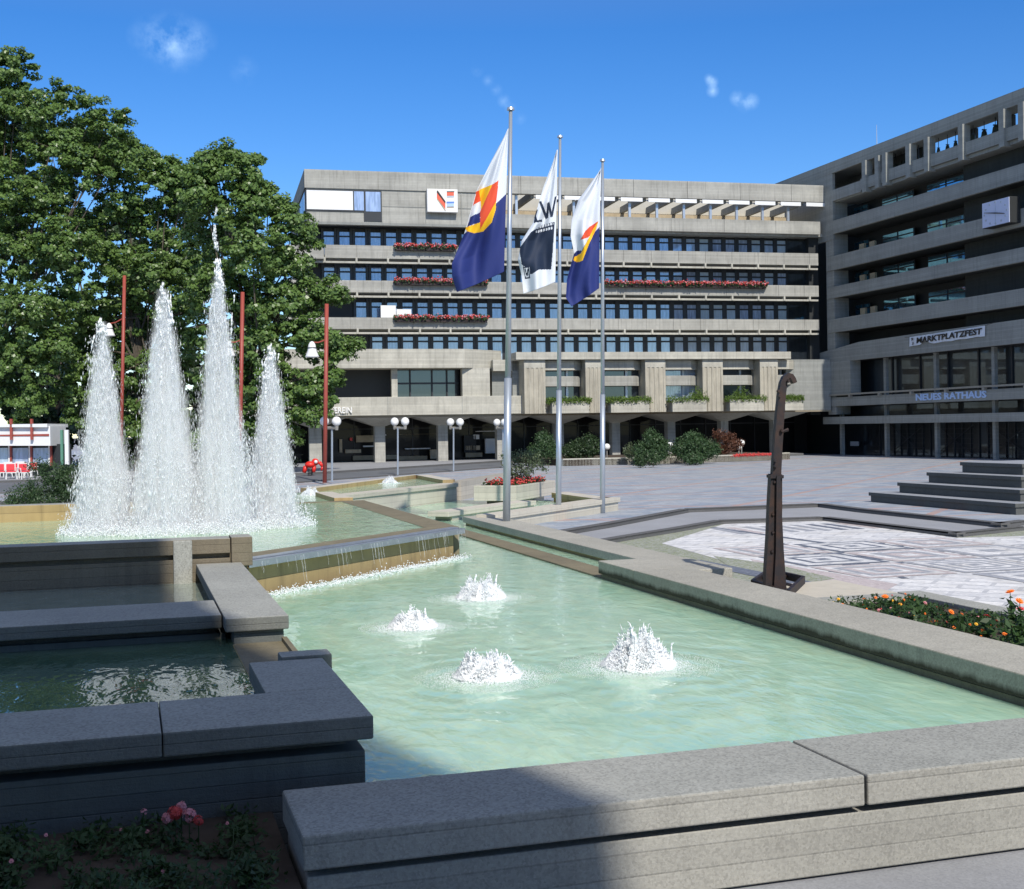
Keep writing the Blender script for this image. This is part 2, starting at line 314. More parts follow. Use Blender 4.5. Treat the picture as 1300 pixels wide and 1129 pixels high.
def np_mesh(name, V, Fc, mats, mi=None, parent=None, smooth=False):
    """V (n,3); Fc (m,k) constant face size"""
    me = bpy.data.meshes.new(name); k = Fc.shape[1]
    if FACMAP: V = np.array([fmap(v) for v in V])
    if parent is not None: V = V-np.array(parent['_w'])
    me.vertices.add(len(V)); me.vertices.foreach_set('co', V.astype(np.float32).ravel())
    me.loops.add(Fc.size); me.loops.foreach_set('vertex_index', Fc.astype(np.int32).ravel())
    me.polygons.add(len(Fc)); me.polygons.foreach_set('loop_start', np.arange(0, Fc.size, k, dtype=np.int32))
    for m in ([mats] if isinstance(mats, str) else mats): me.materials.append(M[m])
    if mi is not None: me.polygons.foreach_set('material_index', np.asarray(mi, dtype=np.int32))
    if smooth: me.polygons.foreach_set('use_smooth', np.ones(len(Fc), bool))
    me.update(); me.validate(); o = bpy.data.objects.new(name, me); COL.objects.link(o)
    if parent is not None: o.parent = parent; o['_w'] = parent['_w']
    return o
def unit(a): return a/np.maximum(1e-9, np.linalg.norm(a, axis=-1, keepdims=True))
def leaves(C, N, size, up=.3, aspect=.62, jit=.9):
    """leaf quads (kite) at centres C with normals biased to N"""
    n = len(C); nn = unit(N+rng.normal(0, jit, (n,3))+np.array([0,-.15,up])); a = unit(np.cross(nn, rng.normal(0,1,(n,3)))); b = np.cross(nn, a)
    s = (size*rng.uniform(.6, 1.3, n))[:,None]; bend = nn*s*.12
    V = np.stack([C-a*s*.5, C+b*s*aspect*.5-bend, C+a*s*.5, C-b*s*aspect*.5-bend], 1).reshape(-1,3)
    return V, np.arange(4*n).reshape(n,4)
def text_into(mb, s, origin, ax, ay, w=None, h=1., depth=.05, bold=.02, mi=None, shear=0.):
    cu = bpy.data.curves.new('t', 'FONT'); cu.body = s; cu.size = 1; cu.extrude = .02; cu.offset = bold; cu.resolution_u = 2
    o = bpy.data.objects.new('t', cu); COL.objects.link(o); bpy.context.view_layer.update()
    me = bpy.data.meshes.new_from_object(o.evaluated_get(bpy.context.evaluated_depsgraph_get()))
    P = [v.co.copy() for v in me.vertices]; x0 = min(p.x for p in P); x1 = max(p.x for p in P); y0 = min(p.y for p in P); y1 = max(p.y for p in P)
    sy = h/(y1-y0); sx = sy if w is None else w/(x1-x0); ax = Vector(ax); ay = Vector(ay); an = ax.cross(ay)
    vs = [Vector(origin)+ax*((p.x-x0)*sx+shear*(p.y-y0))+ay*((p.y-y0)*sy)+an*((p.z/.02+1)*.5*depth) for p in P]
    mb.add(vs, [tuple(f.vertices) for f in me.polygons], mi)
    bpy.data.objects.remove(o); bpy.data.meshes.remove(me)
AXF = ((1,0,0),(0,0,1)); AXW = ((0,-1,0),(0,0,1))
exec_parts = []
# ================================================================== GROUND
b = MB(); b.add([(-900,-300,-.02),(1200,-300,-.02),(1200,1500,-.02),(-900,1500,-.02)], [(0,1,2,3)]); struct(b.build('ground', 'pavement_grey'))
k1 = [gz(704,676,.24), gz(781,668,.24), gz(887,647,.24), gz(920,645,.24), gz(1046,639,.24), gz(1080,645.5,.24), gz(1269,665,.24), gz(1300,661.5,.24)]
k1 = [(v.x, v.y) for v in k1]
K1 = [(9.5,34.2),(11.6,33.7),(14.0,35.9),(19.0,40.9),(24.3,41.1),(24.0,38.),(23.95,30.5),(25.4,31.1),(60,45)]
K2 = [(11.2,31.0),(13.4,32.9),(15.7,34.7),(18.3,36.9),(21.8,36.6),(21.8,29.6),(24.8,30.6),(60,42)]
b = MB(); b.prism(K1+[(300,45),(300,260),(-120,260),(-120,62),(9.5,62)], -.01, .24, 1, 0); struct(b.build('plaza', ['plaza_slabs','kerb_stone']))
b = MB(); b.prism(K2+[(60,44.9),(25.4,31.05),(23.97,30.45),(24.02,38.),(24.3,41.06),(19.02,40.86),(14.02,35.86),(11.6,33.66)], -.01, .12, 1, 0); struct(b.build('plaza_step', ['pavement_grey','kerb_stone']))
def strip(name, pts, w, z, h, mat):     # kerb stones along a polyline
    b = MB()
    for (x0,y0),(x1,y1) in zip(pts, pts[1:]):
        d = Vector((x1-x0, y1-y0)).normalized(); n = Vector((-d.y, d.x))*w
        b.prism([(x0,y0),(x1,y1),(x1+n.x,y1+n.y),(x0+n.x,y0+n.y)], z, z+h)
    return struct(b.build(name, mat))
strip('kerb', K1[:-1], .32, .2, .052, 'kerb_stone'); strip('kerb', K2[:-1], .28, .08, .052, 'kerb_stone')
b = MB(); b.add([(9.3,14,0),(60,14,0),(60,44,0),(24,31,0),(21,38,0),(9.3,40,0)], [(0,1,2,3,4,5)]); struct(b.build('cobbles', 'cobbles'))
# mosaic sheets (z = 4 mm steps)
def fl(b, pts, z, mi): b.add([(p[0],p[1],z) for p in pts], [tuple(range(len(pts)))], mi)
def rowpt(o, e1, e2, a, c): return (o[0]+e1[0]*a+e2[0]*c, o[1]+e1[1]*a+e2[1]*c)
b = MB()
mz = .004
outer = [(gz(x,y,0).x, gz(x,y,0).y) for x,y in ((840,690),(925,664),(1046,661),(1215,683),(1330,680),(1500,720),(1500,800),(1240,775),(1080,758),(1000,735))]
fl(b, outer, mz, 0)
s2 = math.sqrt(.5); e1 = (s2,s2); e2 = (s2,-s2)
random.seed(11)
# bands
def band(p, q, w, mi, z):
    d = Vector((q[0]-p[0], q[1]-p[1])).normalized(); n = Vector((-d.y,d.x))*w*.5
    fl(b, [(p[0]-n.x,p[1]-n.y),(q[0]-n.x,q[1]-n.y),(q[0]+n.x,q[1]+n.y),(p[0]+n.x,p[1]+n.y)], z, mi)
G = lambda x, y: (gz(x,y,0).x, gz(x,y,0).y)
band(G(876,712), G(1140,765), .55, 2, .008)
fl(b, [G(952,710),G(1140,742),G(1108,760),G(985,738)], .006, 3)
fl(b, [G(905,706),G(990,718),G(1060,735),G(1020,742),G(930,722)], .0075, 4)
band(G(1066,727), G(1124,699), .5, 2, .0085)
band(G(905,670), G(1118,700), .22, 2, .0085); band(G(990,690), G(1150,735), .16, 2, .0095)
# nested rectangles panels in the A/B grid, right half
def nest(x0,y0,x1,y1,n,mats,z):
    for i in range(n):
        t_ = i/(n)*.5; ax,bx = x0+(x1-x0)*t_, x1-(x1-x0)*t_; ay,by = y0+(y1-y0)*t_, y1-(y1-y0)*t_
        fl(b, [(ax,ay),(bx,ay),(bx,by),(ax,by)], z+i*.0008, mats[i%len(mats)])
for i in range(5):
    for j in range(5):
        x0 = 14.4+i*2.35; y0 = 17.6+j*2.45
        if x0-13.2 < (24-y0)*.35 or (x0+2.1 > 21.7 and y0+2 > 29.3): continue
        if random.random() < .9: nest(x0+.08, y0+.08, x0+2.25, y0+2.35, random.choice([4,5,7]), random.choice([[1,0],[2,0,0],[0,1],[3,0,1],[1,0,0]]), .012)
# checkered stripes left of it
for i in range(7):
    for j in range(12):
        if (i+j)%2 == 0:
            p0 = rowpt(G(1030,703), e1, e2, i*.42, -j*.0+0); x0 = 15.3+i*.55; y0 = 24.6+j*.42
            fl(b, [(x0,y0),(x0+.5,y0+.12),(x0+.5,y0+.34),(x0,y0+.24)], .011, 2)
for i in range(9):
    x0 = 17.1+i*.55; fl(b, [(x0,33.2),(x0+.28,33.2),(x0+.38,35.5),(x0+.1,35.5)], .009, random.choice([1,2,3])); 
struct(b.build('mosaic_paving', ['mosaic_white','mosaic_grey','mosaic_dark','mosaic_rose','cobbles']))
# far pavement with kerbs in front of the arcade
b = MB(); b.prism([(-60,84.5),(11.5,84.5),(31,104.2),(31,103.9),(60,103.9),(60,118),(-60,118)], .2, .46, 1, 0); struct(b.build('pavement', ['pavement_grey','kerb_stone']))
b = MB(); b.prism([(-60,70),(7,70),(11,75),(28.5,92.5),(31,103.6),(11.8,84.2),(-60,84.2)], .2, .33, 1, 0); struct(b.build('road', ['asphalt','kerb_stone']))
# ================================================================== FOUNTAIN BASINS
def slab(name, par, x0, x1, y0, y1, z0, z1, mats=('concrete_coping','concrete_coping_face'), bev=.015, label=None):
    b = MB(); b.box(x0,x1,y0,y1,z0,z1,0); b.m = [1,0,1,1,1,1]; return b.build(name, list(mats), par, bevel=bev, label=label)
def pslab(name, par, poly, z0, z1, mats=('concrete_coping','concrete_coping_face'), bev=.015):
    b = MB(); b.prism(poly, z0, z1, 1, 0); return b.build(name, list(mats), par, bevel=bev)
LB = thing('fountain_basin', 'large lowest pool of milky green water with four low bubblers and broad pale coping', 'fountain basin', (5,14,0))
slab('coping', LB, 1.0, 4.97, 7.83, 8.9, .48, .70); slab('coping', LB, 4.995, 9.45, 7.83, 8.9, .48, .70)
slab('coping', LB, 8.4, 9.45, 8.905, 20.4, .46, .70, ('concrete_coping_light','concrete_waterline')); slab('coping', LB, 8.4, 9.2, 20.405, 22.1, .46, .70, ('concrete_coping_light','concrete_waterline'))
b = MB(); b.box(1.05,9.4,8.0,8.8,.42,.48); b.build('shadow_gap', 'riser_gap_shade', LB)
b = MB(); b.box(1.03,9.42,7.9,8.86,0,.42); b.box(8.47,9.42,8.86,22.05,0,.46); b.build('basin_wall', 'concrete_coping_face', LB, bevel=.01)
b = MB(); b.box(8.45,8.47,8.9,22.08,.3,.44); b.build('algae_band', 'concrete_algae', LB)
slab('ledge', LB, 8.45, 9.02, 22.12, 34.2, .1, .395, ('concrete_algae','concrete_algae'))
slab('coping', LB, 9.47, 10.42, 20.6, 36.1, .44, .62, ('concrete_coping_light','concrete_coping_light'))
slab('basin_wall', LB, 9.53, 10.36, 20.7, 36.0, 0, .44, ('concrete_wet','concrete_wet'))
pslab('apron', LB, [(9.46,17.0),(11.9,17.0),(11.9,19.6),(9.46,19.2)], 0, .44, ('concrete_basin','concrete_coping_face'))
# raised basins on the left
RB = thing('fountain_basin', 'shaded stepped concrete basins with dark still water at the left of the big pool', 'fountain basin', (-2,14,0))
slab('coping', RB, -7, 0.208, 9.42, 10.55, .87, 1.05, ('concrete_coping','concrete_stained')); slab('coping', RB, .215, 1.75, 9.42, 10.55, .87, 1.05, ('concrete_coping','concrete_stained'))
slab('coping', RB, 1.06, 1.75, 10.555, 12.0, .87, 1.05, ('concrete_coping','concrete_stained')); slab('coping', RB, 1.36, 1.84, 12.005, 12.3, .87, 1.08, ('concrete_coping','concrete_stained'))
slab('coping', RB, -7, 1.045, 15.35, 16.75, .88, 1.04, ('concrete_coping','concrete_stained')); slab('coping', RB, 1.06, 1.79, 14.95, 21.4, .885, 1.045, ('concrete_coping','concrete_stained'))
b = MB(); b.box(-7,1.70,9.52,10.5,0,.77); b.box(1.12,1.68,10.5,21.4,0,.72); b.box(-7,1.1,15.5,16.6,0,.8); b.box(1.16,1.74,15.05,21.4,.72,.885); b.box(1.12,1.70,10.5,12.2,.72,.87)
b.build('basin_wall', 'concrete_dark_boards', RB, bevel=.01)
b = MB(); b.box(-7,1.6,9.75,10.4,.77,.87); b.build('shadow_gap', 'riser_gap_shade', RB); b = MB(); b.box(-7,1.0,15.6,16.5,.8,.88); b.build('shadow_gap', 'riser_gap_shade', RB)
slab('spillway', RB, 1.14, 1.73, 12.31, 14.94, .3, .752, ('concrete_algae','concrete_wet'))
b = MB(); b.box(1.70,1.76,12.31,14.94,.6,.80); b.build('spillway_rim', 'concrete_algae', RB)
# upper basin
UB = thing('fountain_basin', 'upper fountain pool with four tall jets and a diagonal cascade edge', 'fountain basin', (0,30,0))
slab('coping', UB, -9, 1.62, 21.42, 21.95, 1.2, 1.45, ('concrete_coping','concrete_brown')); slab('coping', UB, 1.635, 1.98, 21.40, 22.0, .98, 1.465, ('concrete_coping','concrete_brown'))
b = MB(); b.box(-9,1.9,21.55,21.9,0,1.2); b.box(-9,1.62,21.46,21.9,0,1.12); b.build('basin_wall', 'concrete_brown', UB, bevel=.01)
slab('pier', UB, .70, 1.0, 21.38, 21.46, .70, 1.44, ('concrete_coping','concrete_coping'))
b = MB(); o_ = .12
b.prism([(2.0,22.42),(6.95,27.37),(6.95,27.9),(1.6,22.42),(1.5,21.9),(1.96,21.9)], 0, .86); b.build('cascade_wall', 'concrete_wet', UB)
b = MB(); b.prism([(1.98,22.08),(7.22,27.32),(6.98,27.56),(1.98,22.56)], .865, .98); b.prism([(1.98,22.30),(7.1,27.42),(6.98,27.62),(1.98,22.62)], .98, 1.0); b.build('cascade_lip', 'steel_lip', UB, bevel=.008)
b = MB(); b.prism([(1.9,22.64),(6.9,27.64),(6.4,27.9),(1.6,23.1)], .8, .985); b.box(6.42,7.18,27.7,39.3,0,.99); b.build('rim', 'concrete_algae', UB, bevel=.01)
slab('coping', UB, -12, .9, 35.0, 35.7, .9, 1.40, ('concrete_coping','concrete_wet')); slab('coping', UB, .91, 1.5, 35.0, 39.3, .9, 1.2, ('concrete_coping','concrete_wet'))
b = MB(); b.box(1.5,7.18,39.32,39.8,0,.99); b.build('rim', 'concrete_algae', UB)
# white joint on the back coping
# back basin
BB = thing('fountain_basin', 'small upper back pool behind a pale diagonal concrete wall', 'fountain basin', (7,46,0))
slab('coping', BB, 6.25, 6.85, 39.82, 44.0, .9, 1.09, ('concrete_basin','concrete_wet'))
A_ = gz(436,629,1.05); B_ = gz(582,613.5,1.05); A_ = (A_.x, A_.y); B_ = (B_.x, B_.y)
pslab('coping', BB, [A_, B_, (B_[0]-.5,B_[1]+.5), (A_[0]-.5,A_[1]+.5)], .9, 1.05, ('concrete_basin','concrete_basin'))
b = MB(); b.prism([(A_[0]-.0,A_[1]+.06),(B_[0]-.06,B_[1]+.06),(B_[0]-.45,B_[1]+.5),(A_[0]-.5,A_[1]+.5)], 0, .9); b.build('basin_wall', 'concrete_basin', BB)
C_ = gz(395,622,1.05); D_ = gz(528,604.5,1.05); E_ = gz(545,608.5,1.05)
pslab('coping', BB, [(C_.x,C_.y),(D_.x,D_.y),(D_.x+.1,D_.y+.7),(C_.x-.3,C_.y+.7)], .5, 1.10, ('concrete_basin','concrete_wet'))
pslab('coping', BB, [(D_.x,D_.y),(D_.x+.6,D_.y),(B_[0]+.5,B_[1]+2.5),(B_[0]-.1,B_[1]+2.2)], .5, 1.10, ('concrete_basin','concrete_wet'))
b = MB(); P0 = gz(585,612,1.0); P1 = gz(655,600.5,1.0); b.prism([(P0.x,P0.y),(P1.x,P1.y),(P1.x-.5,P1.y+.5),(P0.x-.5,P0.y+.5)], 0, 1.0); b.build('basin_wall', 'concrete_basin', BB)
# low diagonal walls
def lowwall(label, p0, L, w, z, zb=0):
    t_ = thing('low_wall', label, 'low wall', (p0[0],p0[1],0))
    q = lambda a, c: (p0[0]+s2*a-s2*c, p0[1]+s2*a+s2*c)
    pslab('coping', t_, [q(0,0),q(L,0),q(L,w),q(0,w)], z-.16, z, ('concrete_basin','concrete_basin'))
    b = MB(); b.prism([q(.35,.07),(q(L-.05,.07)),q(L-.05,w-.07),q(.35,w-.07)], zb, z-.16); b.build('wall', 'concrete_basin', t_); return t_
S1p = gz(569,650,.66); lowwall('low pale concrete wall slab left of the first flagpole, rising from the water channel', (S1p.x,S1p.y), 6.0, .75, .66, .1)
S2p = gz(629,654,.70); lowwall('low pale concrete wall running behind the three flagpoles', (S2p.x,S2p.y), 9.2, .65, .70)
S3p = gz(787,633,.70)
t_ = thing('low_wall', 'short end wall of the basin beside the third flagpole', 'low wall', (S3p.x,S3p.y,0)); slab('coping', t_, S3p.x-.75, S3p.x-.05, S3p.y+.65, S3p.y+5.2, .5, .7, ('concrete_basin','concrete_wet')); slab('wall', t_, S3p.x-.7, S3p.x-.1, S3p.y+.7, S3p.y+5.1, 0, .5, ('concrete_wet','concrete_wet'))
# water
def water_sheet(poly, z, mat):
    b = MB(); b.add([(x,y,z) for x,y in poly], [tuple(range(len(poly)))]); return struct(b.build('water', mat))
water_sheet([(1.7,8.8),(8.5,8.8),(8.5,22.3),(9.6,22.3),(9.6,36),(16.2,42.2),(16.3,46),(13.4,48.5),(12.6,48.8),(7.3,43.5),(7.1,39.4),(7.1,27.2),(2,22.3),(1.7,21.5)], .36, 'water_lower')
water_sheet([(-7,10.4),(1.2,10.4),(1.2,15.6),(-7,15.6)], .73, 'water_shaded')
water_sheet([(-7,16.6),(1.2,16.6),(1.2,21.5),(-7,21.5)], .735, 'water_shallow')
water_sheet([(-12,21.9),(1.9,21.9),(2.0,22.6),(6.5,27.3),(6.5,39.5),(1.2,39.5),(1.2,35.4),(-12,35.4)], .978, 'water_upper')
water_sheet([(1.2,39.7),(6.4,39.7),(6.6,43.9),(A_[0]-.3,A_[1]+.3),(B_[0]-.3,B_[1]+.3),(B_[0]+.1,B_[1]+2.4),(D_.x+.3,D_.y+.3),(C_.x,C_.y+.3),(1.2,47)], .94, 'water_upper')
# ------------------------------------------------------------------ spray
OCT = np.array([[1,0,0],[-1,0,0],[0,1,0],[0,-1,0],[0,0,1],[0,0,-1]], float)
OF = np.array([[0,2,4],[2,1,4],[1,3,4],[3,0,4],[2,0,5],[1,2,5],[3,1,5],[0,3,5]])
def drops(P, R, Lz, D):
    """elongated octahedra: centre P, radius R, half-length Lz along D"""
    n = len(P); D = unit(D); A = unit(np.cross(D, rng.normal(0,1,(n,3)))); B = np.cross(D, A)
    V = (P[:,None,:] + A[:,None,:]*OCT[None,:,0:1]*R[:,None,None] + B[:,None,:]*OCT[None,:,1:2]*R[:,None,None] + D[:,None,:]*OCT[None,:,2:3]*Lz[:,None,None])
    Fc = (OF[None]+6*np.arange(n)[:,None,None]).reshape(-1,3); return V.reshape(-1,3), Fc
def jet(c, h, rad, n, label, spikes=()):
    g = 9.81; c = np.array(c); t_ = thing('water_jet', label, 'water jet', tuple(c), 'tall jets of the upper pool')
    # rising and falling droplets
    # a few surges leave the nozzle with different heights and directions
    ns = 26; sh = h*(.30+.70*rng.uniform(0, 1, ns)**1.9); sh[0] = h; sh[1] = h*.93; sa = rng.uniform(0, 2*PI, ns); sr = rad*rng.uniform(.25, 1.15, ns)*(1.4-.95*sh/h); sr[:2] *= .3
    n = int(n*1.15)
    k = rng.integers(0, ns, n); hh = sh[k]*rng.uniform(.8, 1.0, n); v = np.sqrt(2*g*hh); T = 2*v/g
    tt = T*(.5+.5*rng.uniform(-1, 1, n)); fall = tt > T*.5
    vh = sr[k]/T+rng.normal(0, .07*rad, n); an = sa[k]+rng.normal(0, .55, n)
    sp_ = np.where(fall, 1.2, .5); jx = rng.normal(0, .03, n)+rng.normal(0, .045, n)*fall; jy = rng.normal(0, .03, n)+rng.normal(0, .045, n)*fall
    x = np.cos(an)*vh*tt*sp_+jx; y = np.sin(an)*vh*tt*sp_+jy; z = v*tt-.5*g*tt**2; vz = v-g*tt
    D = np.stack([np.cos(an)*vh*.3+rng.normal(0,.2,n), np.sin(an)*vh*.3+rng.normal(0,.2,n), vz], 1)
    R = rng.gamma(1.7, .0029, n)+.0024; Lz = R*1.3+np.abs(vz)*rng.uniform(.005, .018, n)
    V, Fc = drops(np.stack([x,y,z],1)+c, R, Lz, D); np_mesh('droplets', V, Fc, 'soft_spray', parent=t_, smooth=True)
    # long falling threads
    m = int(n*.13); zz = rng.beta(1.1,1.5,m)*h*.86; rr = rad*(1.0-.8*(zz/h))*rng.uniform(.05,1.,m)**.8; an = rng.uniform(0,2*PI,m)
    V, Fc = drops(np.stack([np.cos(an)*rr, np.sin(an)*rr, zz],1)+c, rng.uniform(.004,.011,m), rng.uniform(.05,.22,m), np.tile([0,0,1.],(m,1))+rng.normal(0,.05,(m,3))); np_mesh('threads', V, Fc, 'soft_spray', parent=t_, smooth=True)
    # veil of mist
    nmv = 'spray_cloud_%d' % int(h*1000); jetvol(nmv, rad, h, 19.)
    b = MB(); pr = [(.01,0)]+[(rad*(1.14-.86*(j/12)**1.15), h*j/12) for j in range(13)]+[(.01,h)]; b.lathe((c[0],c[1],c[2]), pr, 16); b.build('spray_cloud', nmv, t_)
    b = MB(); b.lathe((c[0],c[1],c[2]-.02), [(.01,0),(rad*1.6,0),(rad*1.45,.10),(rad*1.15,.22),(rad*.5,.34),(.01,.38)], 16); b.build('splash_mist', 'mist_air', t_)
    # broken ropes of water (dense core)
    b = MB()
    for i in range(22):
        a = random.uniform(0, 2*PI); hh = h*random.uniform(.45, .99) if i else h*.99; r0 = random.uniform(.0, .05); r1 = rad*random.uniform(.05, .5); ph = random.uniform(0, 9)
        z0 = random.uniform(0, .5)*hh; z = z0
        while z < hh:
            seg = random.uniform(.12, .5); q = []; rr = []
            for s_ in range(5):
                zz = min(hh, z+seg*s_/4); f = zz/h; rad_ = r0+(r1)*f**.8*(1+.15*math.sin(zz*5+ph))
                q.append((c[0]+math.cos(a)*rad_+.03*math.sin(zz*7+ph), c[1]+math.sin(a)*rad_+.03*math.cos(zz*6+ph), c[2]+zz)); rr.append(.003+.017*math.sin(PI*(s_+.3)/5)*random.uniform(.5, 1.2))
            b.path(q, rr, 5); z += seg+random.uniform(.02, .3)
    b.tube((c[0],c[1],c[2]-.1), (c[0],c[1],c[2]+h*.5), .03, .02, 8)
    b.build('water_column', 'spray_water', t_, smooth=True)['kind'] = 'stuff'
    for (dx, zt, hh) in spikes:
        m = 230; zz = np.clip(rng.choice(rng.uniform(0,1,22)**1.2, m)+rng.normal(0,.02,m), 0, 1); P = np.stack([c[0]+dx+.035*np.sin(zz*7)+rng.normal(0,.03,m)*(1.3-zz), c[1]+rng.normal(0,.03,m), c[2]+zt+zz*hh], 1)
        V, Fc = drops(P, rng.uniform(.006,.026,m)*(1.25-zz), rng.uniform(.02,.07,m), np.tile([.1,0,1.],(m,1))); np_mesh('spurt', V, Fc, 'spray_water', parent=t_)
    # fine mist around the fall and splash crown on the pool
    m = int(n*.7); zz = rng.beta(1., 2.1, m)*h*.9; an = rng.uniform(0,2*PI,m); rr = rad*(1.15-.85*(zz/h)**1.1)*(1+.22*np.sin(an*3+zz*2.3+h*5))*rng.uniform(0,1,m)**.6
    P = np.stack([np.cos(an)*rr, np.sin(an)*rr, zz],1)+c; V, Fc = drops(P, rng.uniform(.002,.006,m), rng.uniform(.015,.07,m), np.tile([0,0,1.],(m,1))+rng.normal(0,.08,(m,3))); np_mesh('mist', V, Fc, 'fine_spray', parent=t_)
    m = 9000; rr = rad*1.75*rng.beta(1.5,1.6,m); an = rng.uniform(0,2*PI,m); zz = rng.exponential(.07,m)*(1+.8*np.exp(-((rr-rad)/.25)**2)); P = np.stack([np.cos(an)*rr, np.sin(an)*rr, zz],1)+c
    V, Fc = drops(P, rng.uniform(.006,.018,m), rng.uniform(.006,.03,m), rng.normal(0,.6,(m,3))+[0,0,.5]); np_mesh('splash', V, Fc, 'spray_water', parent=t_)
    return t_
def jb(x, y): v = gz(x, y, .98); return (v.x, v.y, .97)
jet(jb(134,677), 4.8, .62, 15000, 'leftmost of the four tall white water jets in the upper pool', ((-.02,4.55,.35),))
jet(jb(212,676), 5.5, .74, 13000, 'second tall water jet from the left, broad and misty', ((.0,5.15,.5),(-.1,4.8,.5),(.12,4.7,.55)))
jet(jb(282,674), 5.95, .64, 16000, 'tallest water jet with a thin spurt shooting above it', ((-.03,5.6,1.75),(.02,5.5,.6)))
jet(jb(347,668), 4.25, .60, 12000, 'rightmost and shortest of the four tall water jets', ((0.,3.95,.35),(-.1,3.5,.5)))
def bubbler(c, r, h, n, label, spikes):
    c = np.array(c); t_ = thing('water_bubbler', label, 'water bubbler', tuple(c), 'low bubblers in the lower pool' if r > .35 else 'small bubblers in the back pool')
    b = MB()
    # lumpy core: many short tapering tongues thrown up and outwards
    for i in range(6):
        a = random.uniform(0,2*PI); q0 = r*random.uniform(0,.62); hh = h*random.uniform(.25,.8)*(1-.55*q0/r); out = r*random.uniform(.05,.45)
        if i < len(spikes): a = 0; q0 = spikes[i][0]; hh = spikes[i][1]*.9; out = random.uniform(-.08,.1)
        x0 = c[0]+math.cos(a)*q0; y0 = c[1]+math.sin(a)*q0*.9; pts = []; rs = []
        for s_ in range(6):
            f = s_/5; pts.append((x0+math.cos(a)*out*f+random.uniform(-.015,.015), y0+math.sin(a)*out*f+random.uniform(-.015,.015), c[2]-.02+hh*(1-(1-f)**2))); rs.append((.026*(1-f)**.8+.003)*random.uniform(.45,1.35)*r/.45)
        b.path(pts, rs, 7)
    b.build('water_core', 'spray_water', t_, smooth=True)['kind'] = 'stuff'
    b = MB(); b.lathe((c[0],c[1],c[2]-.01), [(.005,0),(r*.8,0),(r*.74,h*.16),(r*.5,h*.42),(r*.28,h*.62),(.005,h*.7)], 14); b.v = [(x+.06*r*math.sin(z*30+y*9), y+.06*r*math.sin(z*25+x*11), c[2]+(z-c[2])*(1+.25*math.sin(x*13+y*17))) for x, y, z in b.v]; b.build('foam_dome', 'foam_air', t_)
    n = int(n*4.6); an = rng.uniform(0,2*PI,n); an = an+.35*np.sin(5*an+c[0]*9); q = r*1.02*rng.uniform(0,1,n)**.62; hmax = h*(1.0-.9*np.clip(q/r,0,1)**3)*(.66+.34*np.sin(an*2+c[1]*5)*np.cos(an*5-c[0]*3+q/r*4)); hmax = np.clip(hmax,.02,None)*rng.uniform(.6,1.25,n); z = hmax*rng.beta(1.5,1.1,n)
    P = np.stack([np.cos(an)*q, np.sin(an)*q, z],1)+c; D = np.stack([np.cos(an)*q/r, np.sin(an)*q/r, rng.uniform(.2,1.5,n)],1)
    lump = .55+.45*np.sin(an*7+c[1])*np.sin(q*25+c[0]); P[:,2] = c[2]+(P[:,2]-c[2])*(.55+.6*lump); V, Fc = drops(P, rng.gamma(1.8,.0024,n)+.0018, rng.gamma(2,.008,n)+.004, D); np_mesh('droplets', V, Fc, 'spray_water', parent=t_, smooth=True)
    m = n//4; an = rng.uniform(0,2*PI,m); q = r*rng.uniform(.7,2.3,m)**1.0; P = np.stack([np.cos(an)*q, np.sin(an)*q, rng.exponential(.006,m)],1)+c
    V, Fc = drops(P, rng.uniform(.002,.009,m)*np.clip(2.-q/r,.2,1), rng.uniform(.003,.008,m), rng.normal(0,1,(m,3))); np_mesh('foam', V, Fc, 'spray_water', parent=t_)
bubbler(BUB[3], .42, .44, 8000, 'biggest low white bubbler in the green pool, nearest the right coping', ((-.05,.62),(.12,.55),(.4,.3),(-.25,.42),(.02,.5)))
bubbler(BUB[2], .37, .31, 6500, 'low white bubbler nearest the front coping, left of the biggest one', ((-.2,.36),(.16,.38),(.3,.3)))
bubbler(BUB[0], .34, .26, 5500, 'leftmost low white bubbler in the green pool', ((-.1,.32),(.2,.33),(.0,.3)))
bubbler(BUB[1], .40, .38, 5500, 'farthest low white bubbler, just below the cascade corner', ((-.12,.48),(.22,.46),(.1,.3)))
v = gz(394,629,.95); bubbler((v.x,v.y,.94), .33, .35, 1500, 'small white bubbler beside the tall jets, left one of the back pool', ())
v = gz(495,613.5,.95); bubbler((v.x,v.y,.94), .33, .32, 1500, 'small white bubbler in the back pool, the right-hand one near the pale wall', ())
# water running off the cascade lip
b = MB(); 
for i in range(60):
    a = random.uniform(0,1)**1.0*7.25; x0 = 2.02+a*s2; y0 = 22.02+a*s2-.02
    if random.random() < .35: x0 = random.choice([2.9,3.9,4.6,5.9,6.5,7.0])+random.uniform(-.12,.12); y0 = 20.0+x0
    L_ = random.uniform(.08,.55)**1.2; w = random.uniform(.0015,.004); z = .98; q = []; rs = []
    for s_ in range(5):
        f = s_/4; q.append((x0+.05+.10*f*L_*1.2+random.uniform(-.008,.008), y0-.05-.10*f*L_*1.2, z-L_*f**1.2)); rs.append(w*random.uniform(.4,1.2))
    b.path(q, rs, 5)
n = 2600; a = rng.uniform(0,7.1,n); P = np.stack([2.1+a*s2+rng.normal(0,.07,n), 21.98+a*s2-rng.exponential(.06,n), .36+rng.exponential(.025,n)],1)
b.build('cascade_water', 'fine_spray', UB, smooth=True)['kind'] = 'stuff'
V, Fc = drops(P, rng.uniform(.005,.02,n), rng.uniform(.005,.02,n), rng.normal(0,1,(n,3))); np_mesh('cascade_foam', V, Fc, 'spray_water', parent=UB)
